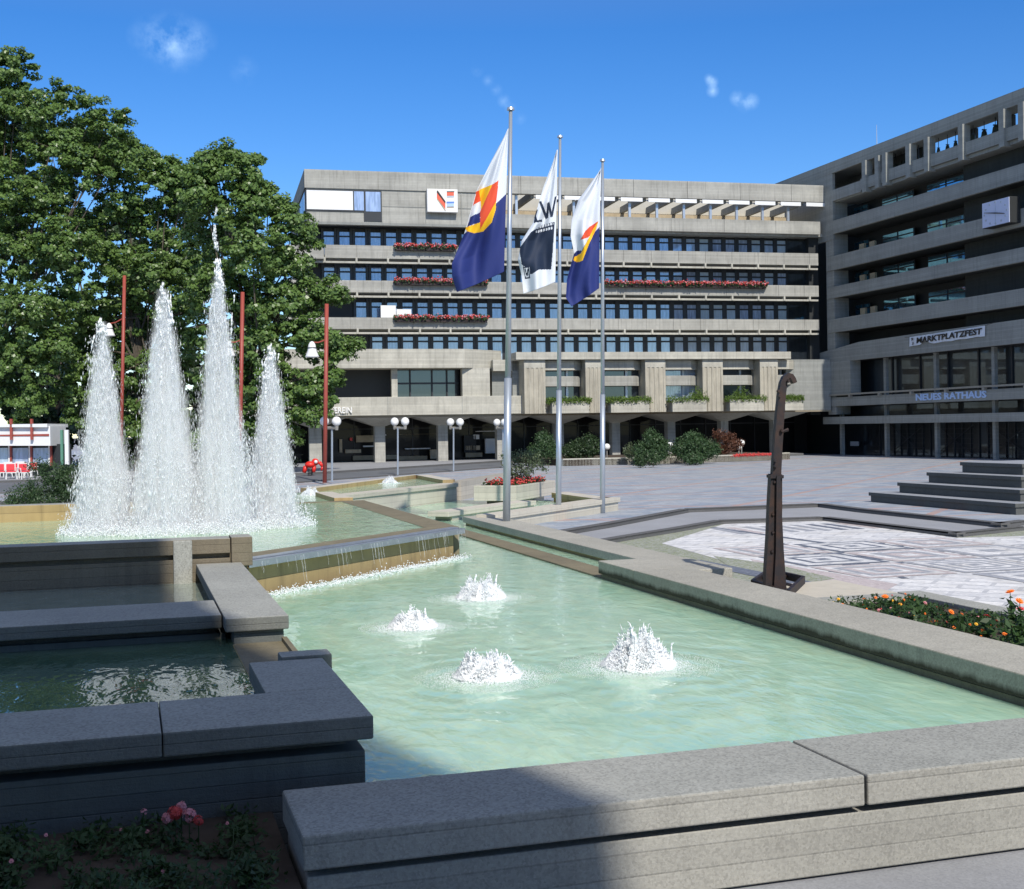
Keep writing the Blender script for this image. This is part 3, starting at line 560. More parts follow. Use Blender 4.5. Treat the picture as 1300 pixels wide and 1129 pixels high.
# ================================================================== MAIN BUILDING (lit facade)
YF = 103.; XR = 62.0; FACMAP = True
OB = thing('office_building', 'long sunlit grey concrete block with five bands of windows, pergola roof and arcade below', 'building', (38,104,0))
cf, ck = 'concrete_facade', 'concrete_pale'
def jointed(name, x0, x1, y0, y1, z0, z1, step, mat, par, first=0.):
    """parapet of precast panels with 3 cm joints (one piece of balcony)"""
    b = MB(); x = x0
    while x < x1-.05:
        e = min(x+(first if (x == x0 and first) else step), x1); b.box(x, e-.03, y0, y1, z0, z1); x = e
    b.box(x0, x1, y0+.05, y1-.02, z0+.02, z1-.02); return b.build(name, mat, par)
# body, roof
b = MB(); b.box(14.6,61.9,104.9,121,4.6,20.4); b.box(15,30.4,104,121,20.4,24.4); b.box(30.4,61.9,110,121,20.4,23.2); b.build('core_wall', 'dark_panel', OB)
b = MB(); b.prism([(14.3,103.0),(14.3,124),(15,124),(15,103.6),(31,103.6),(31,103.05)], 20.42, 23.42); b.build('top_wall', cf, OB)
jointed('roof_band', 14.14, 32.6, 102.9, 103.6, 23.40, 24.93, 6.1, cf, OB)
b = MB(); b.prism([(14.14,103.6),(14.14,124),(15,124),(15,103.6)], 23.40, 24.93); b.prism([(14.4,103.6),(31.5,103.6),(31.5,121),(15,121)], 24.3, 24.6); b.build('roof', cf, OB)
b = MB(); v = 32.62
while v < 61.9: b.box(v, min(v+5.2, 62.1)-.03, 102.9, 103.5, 23.40, 24.93); v += 5.2
b.build('roof_band', cf, OB)
# relief joints on the top wall, clerestory window group
b = MB()
for x in (20.5, 24.2, 27.3): b.box(x, x+.05, 102.985, 103.0, 20.45, 23.4)
b.box(20.5, 31, 102.985, 103.0, 22.0, 22.04); b.box(14.3, 31, 102.98, 103., 20.42, 20.62); b.build('joints', 'concrete_wing', OB)
w_ = MB(); w_.box(14.25, 20.5, 102.93, 102.99, 21.5, 23.3, 0); w_.box(19.0, 20.5, 102.93, 102.985, 20.75, 21.5, 0)
w_.box(14.3, 18.1, 102.88, 102.935, 21.62, 23.2, 1); w_.box(18.2, 19.0, 102.9, 102.935, 21.62, 23.2, 2); w_.box(19.15, 20.4, 102.9, 102.935, 21.55, 23.2, 2)
w_.build('top_window', ['dark_frame','white_panel','window_glass'], OB)
w_ = MB(); w_.box(14.2, 14.29, 103.2, 110, 21.5, 23.2, 0); w_.box(14.15, 14.2, 103.5, 105.4, 21.6, 23.1, 1); w_.box(14.15, 14.2, 105.6, 109, 21.6, 23.1, 1); w_.build('side_window', ['dark_frame','window_glass'], OB)
b = MB(); b.box(14.3,15,103.6,124,17.6,20.42); b.build('side_wall', cf, OB)
# low parapet of the roof terrace, pergola
jointed('terrace_parapet', 31.0, 61.6, 102.95, 103.35, 20.46, 21.62, 5.2, cf, OB)
b = MB(); b.box(30.6, 62, 103.35, 110, 20.3, 20.6); b.build('terrace_floor', cf, OB)
b = MB(); b.box(31.,61.8,109.7,110.,20.7,23.1); b.build('terrace_wall', 'tan_display', OB)
x = 32.2
b = MB(); b.box(31,61.9,110,110.3,20.7,25.6); b.build('terrace_back_wall', 'awning_cloth', OB)
while x < 61:
    b = MB(); b.box(x, x+.22, 103.4, 103.62, 21.6, 23.4); b.build('post', 'pole_grey', OB)
    b = MB(); b.box(x+1.42, x+1.72, 103.5, 110, 23.15, 23.75); b.build('beam', 'concrete_wing', OB)
    b = MB(); b.add([(x+1.74,102.96,23.02),(x+3.8,102.96,23.02),(x+3.8,103.9,23.36),(x+1.74,103.9,23.36)], [(0,1,2,3)]); b.box(x+1.74, x+3.8, 102.92, 102.96, 23.0, 23.34); b.build('awning', 'white_panel', OB)
    x += 2.62
# balcony bands
BZ = [(17.58,18.72),(14.72,15.78),(11.66,12.68)]
jointed('balcony', 12.6, 15.6, 102.6, 103.1, 17.5, 18.62, 3, cf, OB)
for (z0, z1), xs in zip(BZ, (15.72, 12.5, 12.5)):
    jointed('balcony', xs, 61.35, 103.0, 103.3, z0+.06, z1, 2.63, cf, OB)
    b = MB(); b.box(12.8, 61.5, 103.3, 104.9, z0+.06, z0+.3); b.build('balcony_floor', 'concrete_wing', OB)
    b = MB(); b.box(13.0, 61.3, 103.05, 103.3, z0-.36, z0-.2); b.build('sun_rail', 'concrete_pale', OB)
    b = MB(); x = 15.7
    while x < 61.3: b.box(x-.08, x+.08, 102.98, 103.35, z0-.34, z0+.1); x += 2.63
    b.build('brackets', ck, OB)
# windows: 33 a row, two panes each
wn = MB(); wn.box(-.65,.65,0,.1,0,2.05,0); wn.box(-.65,-.44,-.12,0,0,2.3,0); wn.box(.44,.65,-.12,0,0,2.3,0)
wn.box(-.42,.42,-.03,-.005,.0,1.52,1); wn.box(-.42,.42,-.03,-.005,1.67,1.98,1); wn.box(-.44,.44,-.07,-.002,1.53,1.66,0)
wo = [gY(415.7+19.45*0, 300, 104.7).x]; wx0 = wo[0]; wstep = 1.318
rows = [(18.12, 0), (15.12, 0), (12.15, 2), (9.2, 3)]
wpos = [(wx0+i*wstep, z, r) for r, (z, i0) in enumerate(rows) for i in range(i0, 33)]
wfirst = None; extra = MB()
for k_, (x, z, r) in enumerate(wpos):
    if k_ < 99:
        if wfirst is None: FACMAP = False; wfirst = wn.build('window', ['dark_frame','window_glass'], None); FACMAP = True; wfirst.parent = OB; wfirst.rotation_euler = (0,0,-FT); o = wfirst
        else: o = wfirst.copy(); COL.objects.link(o)
        o.location = Vector(fmap((x, 104.82, z)))-Vector(fmap((38,104,0)))
    else:
        extra.add([(a+x, c+104.82, d+z) for a, c, d in wn.v], wn.f); extra.m[-len(wn.f):] = wn.m
tag(extra.build('windows', ['dark_frame','window_glass'], OB), kind='stuff')
b = MB()
for z in (17.95,14.98,12.05,9.12): b.box(wx0+33*wstep-.7, 61.8, 104.7, 104.85, z, z+2.1)
b.build('end_glazing', 'dark_glass', OB)
b = MB(); b.box(60.9,61.9,104.1,105,4,20.5); b.build('end_pier', 'dark_panel', OB)
# lower storeys, left part
b = MB(); b.prism([(8,102.),(27.2,102.),(31.0,104.6),(31.0,105.2),(8,105.2)], 8.38, 9.98); b.build('lower_parapet', ck, OB, bevel=.02)
b = MB(); b.prism([(29.9,103.0),(32.2,103.),(32.2,105),(29.9,105)], 8.15, 9.1); b.build('lower_parapet', ck, OB)
b = MB(); b.box(8,32.3,101.95,105.5,4.45,5.98); b.build('gallery_parapet', ck, OB, bevel=.02)
for x in (14.2, 20.6, 26.9): 
    b = MB(); b.box(x,x+.04,101.935,101.95,4.5,5.95); b.build('joint', 'concrete_wing', OB)
b = MB(); b.box(8,32.3,105.6,105.7,5.9,8.4); b.build('gallery_glass', 'dark_glass', OB)
b = MB(); b.box(21.1,21.6,103.0,103.5,5.95,8.4); b.build('column', ck, OB)
b = MB(); b.box(27.1,29.5,102.6,103.4,5.95,8.4); b.build('pier', ck, OB)
b = MB()
for x in (22.8,24.7,26.0): b.box(x,x+.12,104.2,104.35,5.95,8.4)

b.box(21.6,27.1,104.2,104.35,7.1,7.25); b.build('mullions', 'dark_frame', OB)
for x in (13.4,15.0,16.6,18.2,19.6): b = MB(); b.box(x,x+.16,105.2,105.4,5.95,8.4); b.build('mullion', 'rail_metal', OB)
b = MB(); b.box(21.6,27.1,104.36,104.4,5.95,8.4); b.build('gallery_glass', 'dark_glass', OB)
b = MB(); b.box(31.6,33.3,103.,104.9,6,9); b.box(30.0,33.2,104.0,104.9,6.0,8.2); b.build('pier', 'concrete_wing', OB)
# pillars, lintels, planters between
b = MB(); b.box(31.4,57.2,100.7,105,8.98,9.62); b.build('plate', ck, OB, bevel=.02)
pil = [(667.7,694.5),(745.5,769),(821.4,847),(894,919.7),(966.8,989.5)]
pxs = [(gY(a,490,101.).x, gY(b_,490,101.).x) for a, b_ in pil]
for x0, x1 in pxs:
    b = MB(); b.box(x0,x1,101.,103.4,8.3,8.97,1)
    nrib = 9; wr = (x1-x0)/nrib
    b.box(x0,x1,101.06,103.4,4.42,8.3,0)
    for i in range(nrib):
        if i%2 == 0: b.box(x0+i*wr, x0+(i+1)*wr, 101.0, 101.06, 4.42, 8.3, 0)
    b.build('pillar', ['concrete_ribbed', ck], OB)
gaps = [(pxs[i][1], pxs[i+1][0]) for i in range(4)]+[(pxs[4][1], pxs[4][1]+2.3)]
for i, (x0, x1) in enumerate(gaps):
    c0 = x1-.9
    b = MB(); b.prism([(x0,101.5),(c0,101.5),(x1,102.3),(x1,103.4),(x0,103.4)], 8.12, 8.93); b.build('lintel', ck, OB)
    b = MB(); b.prism([(x0,101.75),(c0,101.75),(x1,102.5),(x1,103.4),(x0,103.4)], 6.75, 7.6); b.build('beam', cf, OB)
    b = MB(); b.box(x0,x1,102.9,103.0,4.9,8.12); b.build('gallery_glass', 'window_glass' if i == 2 else 'dark_glass', OB)
    for xa, xb, zt in ((x0+.1,x0+.2,6.75),(c0-.4,c0-.2,8.1)): b = MB(); b.box(xa,xb,102.7,102.9,4.9,zt); b.build('mullion', 'pole_grey', OB)
    pb = thing('planter_box', ['white concrete balcony planter with trailing grass, first from the left between ribbed pillars','second white balcony planter from the left between ribbed pillars, behind the third flagpole gap','third white balcony planter with a tall clump of grass at its right','fourth white balcony planter with a bright green clump','last white balcony planter by the dark wing'][i], 'planter', (x0+.3,100.6,4.4), 'balcony planters of the gallery')
    b = MB(); b.box(x0+.45,x1+.15 if i < 4 else x1,100.55,102.6,4.40,5.42); b.build('box', ck, pb, bevel=.02)
    n = 1500; C = np.stack([rng.uniform(x0+.0,x1+.4 if i < 4 else x1,n), rng.uniform(100.3,101.2,n), 5.45+rng.uniform(-.34,.42,n)*rng.uniform(.3,1.,n)],1)
    if i in (2,3):
        k_ = n//3; C[:k_] = np.stack([rng.normal(x1-.6 if i == 2 else x0+1.7,.4,k_), rng.uniform(100.6,101.4,k_), 5.5+np.abs(rng.normal(0,.42,k_))],1)
    V, Fc = leaves(C, np.tile([0,-.4,.3],(n,1)), .22, aspect=.3); np_mesh('grass', V, Fc, 'leaf_grass', parent=pb)
b = MB(); b.box(32.3,57.4,101.9,105,4.42,5.0); b.build('gallery_floor', cf, OB)
b = MB(); b.box(57.4,62,102.2,105,4.4,9.0); b.build('corner_wall', 'concrete_wing', OB)
# arcade: soffit, flared columns, shop fronts
b = MB(); b.box(8,62,102.2,112,4.28,4.44); b.build('soffit', 'soffit', OB)
YC = 104.5; cols = [(399,15),(481,13),(561,12.5),(635,11),(709,11.5),(781,11),(851.5,11),(919,11),(985,10)]
for px_, w in cols:
    cx = gY(px_, 560, YC).x; hw = w/2/14.6
    b = MB(); q = [(cx-hw,YC),(cx+hw,YC),(cx+hw,YC+.9),(cx-hw,YC+.9)]; b.prism(q, .2, 3.55)
    lo = [(cx-hw,YC),(cx+hw,YC),(cx+hw,YC+.9),(cx-hw,YC+.9)]; hi = [(cx-2.35,YC-2.0),(cx+2.35,YC-2.0),(cx+2.35,YC+3),(cx-2.35,YC+3)]
    b.add([(x,y,3.55) for x,y in lo]+[(x,y,4.27) for x,y in hi], [(0,1,5,4),(1,2,6,5),(2,3,7,6),(3,0,4,7)]); b.build('column', 'concrete_facade', OB)
b = MB(); b.box(8,62,109.8,110,.4,4.3); b.build('shop_front', 'shop_glass', OB)
b = MB(); b.box(8,67,112,112.2,.2,5); b.build('back_wall', 'interior_dark', OB)
random.seed(3)
shop = [(442,500,578,585,'tan_display'),(500,536,579,585,'tan_display'),(540,556,571,583,'warm_display'),(446,470,553,562,'tan_display'),(583,598,553,575,'dark_panel'),(585,603,566,572,'warm_display'),(585,606,575,581,'tan_display'),(610,628,557,576,'white_panel'),(598,625,547,548.5,'white_panel'),(470,484,552,553.4,'white_panel'),(500,548,551,552,'tan_display'),(425,428,558,575,'warm_display'),(432,452,571,576,'warm_display'),(438,441,556,560,'bright_red'),(595,602,552,558,'white_panel'),(455,470,566,568,'white_panel'),(508,540,569,571,'white_panel')]
for (a, c, u, d, m) in shop:
    p0 = gY(a, d, 109.3); p1 = gY(c, u, 109.3); b = MB(); b.box(p0.x, p1.x, 109.1, 109.5, max(.47, p0.z), p1.z); b.build('shop_display', m, OB)
b = MB()
for x in np.arange(16, 60, 2.6): b.box(x, x+.08, 109.7, 109.8, .46, 4.2)
b.box(15,62,109.7,109.8,3.3,3.4); b.build('shop_mullions', 'dark_frame', OB)
# lettering and plaque
sg = thing('shop_sign', 'white letters reading SVEREIN on the pale parapet above the arcade, partly behind leaves', 'sign', (15,101.9,5)); b = MB()
p0 = gY(416.4,524.5,101.8); p1 = gY(448,524,101.8); text_into(b, 'SVEREIN', p0, *AXF, w=p1.x-p0.x, h=.50, depth=.06, bold=.02)
p0 = gY(406,524.5,101.8); p1 = gY(413,524,101.8); text_into(b, 'G', p0, *AXF, w=.42, h=.50, depth=.12, bold=.03)
b.build('letters', 'white_paint', sg)
pl = thing('relief_plaque', 'square white relief plaque with a red slanted bar and red and blue fields', 'plaque', (25.7,102.7,21.5))
P = lambda x, y, Y: gY(x, y, Y)
a = P(543.2,266,102.4); c = P(581.5,238,102.4); b = MB(); b.box(a.x,c.x,102.4,102.9,a.z,c.z); b.build('panel', 'white_paint', pl, bevel=.03)
def pq(x, y): return (530+x*70/1300, 225+y*60/1114)
def poly_plate(name, pts, Y, th, mat, par):
    W = [gY(*pq(x,y), Y) for x, y in pts]; n = len(W); b = MB()
    b.add([(w.x,Y,w.z) for w in W]+[(w.x,Y+th,w.z) for w in W], [tuple(range(n)), tuple(range(n,2*n))[::-1]]+[(i,(i+1)%n,(i+1)%n+n,i+n) for i in range(n)]); b.build(name, mat, par)
poly_plate('slanted_bar', [(470,300),(668,560),(668,700),(470,440)], 102.37, .03, 'plaque_red', pl)
poly_plate('bar_edge', [(470,262),(492,262),(672,520),(668,575),(470,310)], 102.36, .04, 'rusty_steel', pl)
poly_plate('thin_line', [(470,460),(480,455),(680,735),(660,740)], 102.37, .03, 'tan_display', pl)
poly_plate('red_field', [(705,300),(870,300),(870,385),(705,385)], 102.37, .03, 'plaque_red', pl)
poly_plate('red_field_edge', [(705,280),(880,280),(880,300),(705,300)], 102.36, .04, 'rusty_steel', pl)
poly_plate('blue_field', [(705,565),(870,565),(870,640),(705,640)], 102.37, .03, 'lettering_blue', pl)
poly_plate('blue_field_edge', [(700,525),(875,525),(875,565),(700,565)], 102.36, .04, 'plaque_blue', pl)
poly_plate('grey_line', [(705,400),(875,400),(875,420),(705,420)], 102.37, .03, 'pole_grey', pl)
poly_plate('brown_line', [(705,650),(870,650),(870,668),(705,668)], 102.37, .03, 'tan_display', pl)
# two white sheets hung in the third window row
for a, c, l in ((483,502,'left white sheet propped behind the third balcony'),(503,521.5,'right white sheet propped behind the third balcony')):
    p0 = gY(a,403,103.5); p1 = gY(c,386 if a < 500 else 391,103.5); b = MB(); b.box(p0.x,p1.x,103.5,103.54,p0.z-.1,p1.z); tag(b.build('white_sheet', 'white_paint'), l, 'sheet')
# flower boxes
FB = [(502,579,309,'upper balcony flower box full of red and pink geraniums left of the flags'),(502,619,356,'middle balcony flower box of red geraniums below the upper one'),(502,619,402,'lowest balcony flower box of red geraniums'),(768,973,360,'very long balcony flower box of red geraniums right of the flagpoles')]
for (a, c, y, l) in FB:
    p0 = gY(a, y+5, 102.7); p1 = gY(c, y+5+(6 if a > 700 else 1.5), 102.7); zc = {309:18.62, 356:15.72, 402:12.62, 360:15.74}[y]
    fb = thing('flower_box', l, 'flower box', (p0.x,102.7,zc), 'geranium boxes on the balconies'); b = MB()
    x = p0.x
    while x < p1.x-.1: b.box(x, min(x+1.25,p1.x)-.04, 102.55, 102.95, zc-.32, zc-.02); x += 1.28
    b.build('trough', 'rusty_steel', fb)
    n = int((p1.x-p0.x)*130); C = np.stack([rng.uniform(p0.x-.1,p1.x+.1,n), rng.uniform(102.35,103,n), zc+.02+rng.normal(0,.12,n)],1); V, Fc = leaves(C, np.tile([0,-.6,.4],(n,1)), .17, aspect=.9); np_mesh('foliage', V, Fc, 'leaf_bush', parent=fb)
    n = int((p1.x-p0.x)*48); C = np.stack([rng.uniform(p0.x-.1,p1.x+.1,n), rng.uniform(102.2,102.9,n), zc+.11+rng.normal(0,.09,n)],1); V, Fc = drops(C, rng.uniform(.05,.10,n), rng.uniform(.05,.09,n), rng.normal(0,1,(n,3)))
    np_mesh('blossoms', V, Fc, ['flower_pink','flower_red'], mi=np.repeat((rng.random(n) < .62).astype(int), 8), parent=fb)
FACMAP = False
# ================================================================== WING (dark, runs towards the camera)
WB = thing('town_hall', 'dark shaded concrete wing with bell gallery, wall clock and NEUES RATHAUS lettering', 'building', (64,85,0))
cw = 'concrete_wing'
def wband(name, z0, z1, y0=60, y1=102.7, x=62., th=.3, mat=cw, za=None):
    b = MB(); y = y0
    while y < y1-.05: e = min(y+5.3, y1); b.box(x, x+th, y+.02, e, z0, z1); y = e
    b.box(x+.04, x+th-.02, y0, y1, z0+.02, z1-.02); return b.build(name, mat, WB)
wband('roof_band', 26.06, 27.1, 60, 113); b = MB(); b.box(62.3,64.9,60,97.5,26.45,27.05); b.box(62.3,68,97.5,113,26.45,27.05); b.box(66,68,96.9,113,4,26.4); b.build('roof', cw, WB)
b = MB(); b.box(62.02,62.3,96.9,101.5,23.5,24.5); b.box(62.02,62.3,101.5,113,20,26.06); b.build('gallery_end_wall', cw, WB)
wband('gallery_parapet', 23.66, 24.62, 60, 96.9); b = MB(); b.box(62.3,66.2,60,102,23.4,23.9); b.build('gallery_floor', cw, WB)
for a in (1096,1112.5,1122,1152,1175.5,1219,1271,1296):
    Y = gX(a, 190 if a < 1200 else 160, 61.8).y; b = MB(); b.box(61.78,62.5,Y-.28,Y+.28,23.3,26.06); b.build('pier', cw, WB)
for ya, yb_ in ((91.5,96.9),(84.6,86.),(80.2,82.),(60,75.6)): b = MB(); b.box(64.6,64.9,ya,yb_,23.9,26.4); b.build('gallery_back_wall', 'concrete_wing_shade', WB)
b = MB(); b.box(65.0,75,50,113,.3,23.5); b.build('core_wall', 'dark_panel', WB)
WZ = [(20.5,21.7),(17.2,18.48),(14.65,15.68),(11.5,12.72)]
for z0, z1 in WZ:
    wband('balcony', z0, z1); b = MB(); b.box(62.3,65,60,102.7,z0,z0+.25); b.build('balcony_floor', 'concrete_wing_shade', WB)
# upper corner pier, concrete stair wall on the right
b = MB(); b.box(62.1,63.6,101.6,102.9,4,23.6); b.build('corner_pier', cw, WB)
yb = gX(1229, 250, 64.0).y; b = MB(); b.box(63.6,65,60,yb,9,23.5); b.build('stair_wall', 'concrete_wing_shade', WB)
# windows per storey: bands between balconies, at X=64.6
def wwin(px0, px1, y, zb, zt):
    y1 = gX(px0, y, 64.4).y; y0 = gX(px1, y, 64.4).y; b = MB(); b.box(64.5,64.6,y0,y1,zb,zt,0); ym = (y0+y1)/2
    b.box(64.44,64.5,y0+.08,ym-.12,zb,zt-.5,1); b.box(64.44,64.5,ym+.12,y1-.08,zb,zt-.5,1); b.box(64.44,64.5,y0+.08,ym-.12,zt-.38,zt-.08,1); b.box(64.44,64.5,ym+.12,y1-.08,zt-.38,zt-.08,1)
    b.build('window', ['dark_frame','teal_glass'], WB)
for (z0, z1) in WZ:
    for a, c in ((1176,1227),(1119,1159),(1083,1101)):
        wwin(a, c, 260, z1-.9, z1+1.35)
b = MB()
for (z0, z1) in WZ[1:]:
    for a in (1095, 1108): p = gX(a, 330, 63.3); b.box(63.2,63.4,p.y-.45,p.y+.35,z1-.1,z1+.75)
b.build('balcony_furniture', 'tan_display', WB)
# fascia with banner
b = MB(); y_a, y_b = 60, 104.4
b.add([(62,y_a,8.8),(62,y_b,8.78),(62,y_b,9.75),(62,97.5,10.35),(62,90,10.42),(62,y_a,10.6),(62.35,y_a,8.8),(62.35,y_b,8.78),(62.35,y_b,9.75),(62.35,97.5,10.35),(62.35,90,10.42),(62.35,y_a,10.6)], [(0,1,2,3,4,5),(11,10,9,8,7,6),(0,6,7,1),(1,7,8,2),(2,8,9,3),(3,9,10,4),(4,10,11,5),(5,11,6,0)]); b.build('fascia', cw, WB)
b = MB(); b.box(61.95,63,98.9,104.4,5.7,8.8); b.build('fascia', cw, WB)
b = MB(); b.box(62.35,65,60,104.4,8.8,9.1); b.build('ceiling', 'interior_dark', WB)
b = MB(); b.box(63.7,63.8,60,98.9,5.6,8.8); b.build('hall_glass', 'dark_glass', WB)
for px_ in (1070,1127,1191,1265):
    Y = gX(px_, 480, 63.2).y; b = MB(); b.box(62.9,63.2,Y-.17,Y+.17,.2,8.8); b.build('column', cw, WB)
for Y in (75,79.5,83.4,87.2,91,95): b = MB(); b.box(63.6,63.7,Y-.08,Y+.08,5.6,8.8); b.build('mullion', 'dark_frame', WB)
b = MB(); b.box(61.75,61.95,60,104.2,5.72,5.86); 
for Y in np.arange(62, 104, 4.6): b.box(61.7,62,Y-.12,Y+.12,5.5,5.72)
b.build('rail', 'rail_metal', WB)
b = MB(); b.box(62,62.4,60,104.5,4.75,5.55); b.box(62.4,66,60,104.5,4.75,4.95); b.build('slab_band', cw, WB)
for (z0, z1, x) in ((3.12,3.78,62.05),):
    b = MB(); b.box(x,x+.4,60,103.8,z0,z1); b.box(x+.4,66,60,103.8,z1-.2,z1); b.build('lower_beam', cw, WB)
b = MB(); b.box(64.2,64.3,60,103.8,.25,4.7); b.build('ground_glass', 'dark_glass', WB)
b = MB()
for Y in np.arange(62,98,1.05): b.box(64.1,64.18,Y,Y+.05,.3,3.1)
for Y0 in (80.5,87,93.5):
    b.tube((64.0,Y0-2.4,.5),(64.0,Y0+2.4,2.9),.03); b.tube((64.0,Y0+2.4,.5),(64.0,Y0-2.4,2.9),.03); b.tube((64.02,Y0,.3),(64.02,Y0,3.1),.03)
    for z in (.6,1.0,1.4,1.8,2.2,2.6): b.box(64.05,64.1,Y0-2.4,Y0+2.4,z,z+.03)
b.build('grille', 'dark_frame', WB)
b = MB(); p = gX(1090,573,63.6); b.box(63.5,63.6,p.y-.1,p.y+1.2,1.1,1.5); b.build('notice_plate', 'pole_grey', WB)
# clock
ck_ = thing('wall_clock', 'square pale blue faced wall clock with thin dark hands on the dark wing', 'clock', (61.5,79,18.4))
y1 = gX(1246.5,270,61.0).y; y0 = gX(1281.5,270,61.0).y; zb, zt = 17.45, 19.35
b = MB(); b.box(61.05,61.95,y0,y1,zb,zt); b.build('case', 'dark_panel', ck_, bevel=.03)
b = MB(); b.box(61.0,61.05,y0+.04,y1-.04,zb+.04,zt-.04); b.build('face', 'clock_face', ck_)
ym, zm = (y0+y1)/2, (zb+zt)/2; b = MB()
for i in range(12):
    a = i*PI/6; rY = (y1-y0)*.41; rZ = .78; b.box(60.97,61.0,ym+rY*math.sin(a)-.07,ym+rY*math.sin(a)+.07,zm+rZ*math.cos(a)-.06,zm+rZ*math.cos(a)+.06)
b.box(60.985,61.0,ym-.015,ym+.015,zb+.05,zt-.05); b.build('hour_marks', 'pole_grey', ck_)
b = MB(); b.tube((60.93,ym,zm-.02),(60.93,ym-1.05,zm-.22),.05,.03,6); b.tube((60.93,ym,zm-.02),(60.93,ym+1.2,zm+.18),.045,.02,6); b.build('hands', 'dark_frame', ck_)
# letters
sg = thing('building_sign', 'pale blue block letters reading NEUES RATHAUS on the dark band', 'sign', (61.8,85,5)); b = MB()
p0 = gX(1160.5,510,61.8); p1 = gX(1250,506,61.8); text_into(b, 'NEUES RATHAUS', (61.99,p0.y,4.93), *AXW, w=p0.y-p1.y, h=.56, depth=.04, bold=.035); b.build('letters', 'lettering_blue', sg)
bn = thing('banner', 'white cloth banner with black letters MARKTPLATZFEST hung on the wing, creased at its left end', 'banner', (61.85,85,9.9)); b = MB()
p0 = gX(1154.5,433,61.85); p1 = gX(1250,420,61.85); N_ = 60; zt0, zt1 = 10.20, 10.36
for i in range(N_+1):
    f = i/N_; Y = p0.y+(p1.y-p0.y)*f; zt_ = zt0+(zt1-zt0)*f; hh = .78-.02*math.sin(f*30) - (.28*math.exp(-((f-.22)/.06)**2)); xx = 61.88+.03*math.sin(f*45)+.05*math.exp(-((f-.2)/.08)**2)*math.sin(f*90)
    b.v += [(xx,Y,zt_),(xx-.04,Y,zt_-hh)]
    if i: q = 2*i; b.f.append((q-2,q,q+1,q-1)); b.m.append(0)
b.build('cloth', 'flag_white', bn)
b = MB(); text_into(b, 'MARKTPLATZFEST', (61.80,p0.y-1.05,9.60), (0,-.99985,.0165), (0,-.0165,.99985), w=(p0.y-p1.y)*.86, h=.48, depth=.02, bold=.03, shear=.06)
text_into(b, '9', (61.80,p0.y-.3,9.87), *AXW, w=.3, h=.24, depth=.02); text_into(b, 'J', (61.80,p0.y-.4,9.52), *AXW, w=.22, h=.22, depth=.02); b.build('letters', 'black_paint', bn)
b = MB(); b.tube((61.9,p0.y,10.2),(61.98,p0.y+.8,10.25),.015); b.tube((61.9,p1.y,10.36),(61.98,p1.y-1.2,10.55),.015); b.build('cord', 'black_paint', bn)
# bells
bell = [(1235.6,176,64,10),(1249.6,171.5,64,11.5),(1263.7,165.5,64,11.5),(1191.5,192,64,7),(1203,188.5,64,8),(1213.2,184,64,8),(1166.3,202,64,4.5),(1172.5,200,64,5),(1131.5,211.5,64,3.6),(1137,210,64,4),(1144,208,64,4.6),(1148,206,64,4.6),(1157,204,64,4),(1161,203.5,64,4),(1114,217,64,3.4),(1118,216,64,3.4)]
names = {0:'big bronze bell, left one of the three in the widest bay near the frame edge',1:'big bronze bell, middle one of the three in the widest bay',2:'big bronze bell, right one of the three in the widest bay',3:'mid-sized bronze bell, left one in the bay left of the big bells',4:'mid-sized bronze bell, middle one in the bay left of the big bells',5:'mid-sized bronze bell, right one in the bay left of the big bells'}
for i, (x, y, X, w) in enumerate(bell):
    c = gX(x, y, X); r = w/2*abs(c.y*fy+c.x*fx)/1600*1.05
    bl = thing('bell', names.get(i, 'tiny dark bronze bell of the carillon in the narrow bays of the bell gallery'), 'bell', tuple(c), 'bells of the carillon')
    b = MB(); b.lathe((c.x,c.y,c.z-r), [(r,0),(r*.97,.1*r),(r*.72,.5*r),(r*.6,1.1*r),(r*.52,1.6*r),(r*.3,1.9*r),(.01,1.95*r)], 14); b.build('body', 'bronze', bl, smooth=True)
    b = MB(); b.tube((c.x,c.y,c.z+r*.95),(c.x,c.y,26.45),.03,n=5); b.box(c.x-r*.5,c.x+r*.5,c.y-.06,c.y+.06,c.z+r*.95,c.z+r*1.2); b.build('yoke', 'dark_frame', bl)
b = MB(); a = gX(1113,170,64); b.tube((64,a.y,27),(64,a.y,29.6),.05,.02,6); b.box(63.85,64.15,a.y-.15,a.y+.15,27,27.6); tag(b.build('antenna', 'pole_grey'), 'thin antenna mast on the roof of the dark wing', 'antenna')
# stage steps
ST = thing('stage_steps', 'tiered stone seating steps on the plaza in front of the wing', 'steps', (30,38,0))
hs = [(.60,26.5,33.05,41.2),(.98,27.2,33.7,40.4),(1.36,27.9,34.5,39.6),(1.74,28.6,35.3,38.6)]
for i, (zt_, X0, Y0, Y1) in enumerate(hs):
    zb_ = .24 if i == 0 else hs[i-1][0]
    b = MB(); b.box(X0+.06,60,Y0+.05,Y1-.05,zb_,zt_-.13,0); b.m = [0]*6; b.box(X0,60,Y0,Y1,zt_-.13,zt_,0); b.m[-5] = 1; b.build('step', ['riser_gap_shade','step_tread'], ST, bevel=.012)
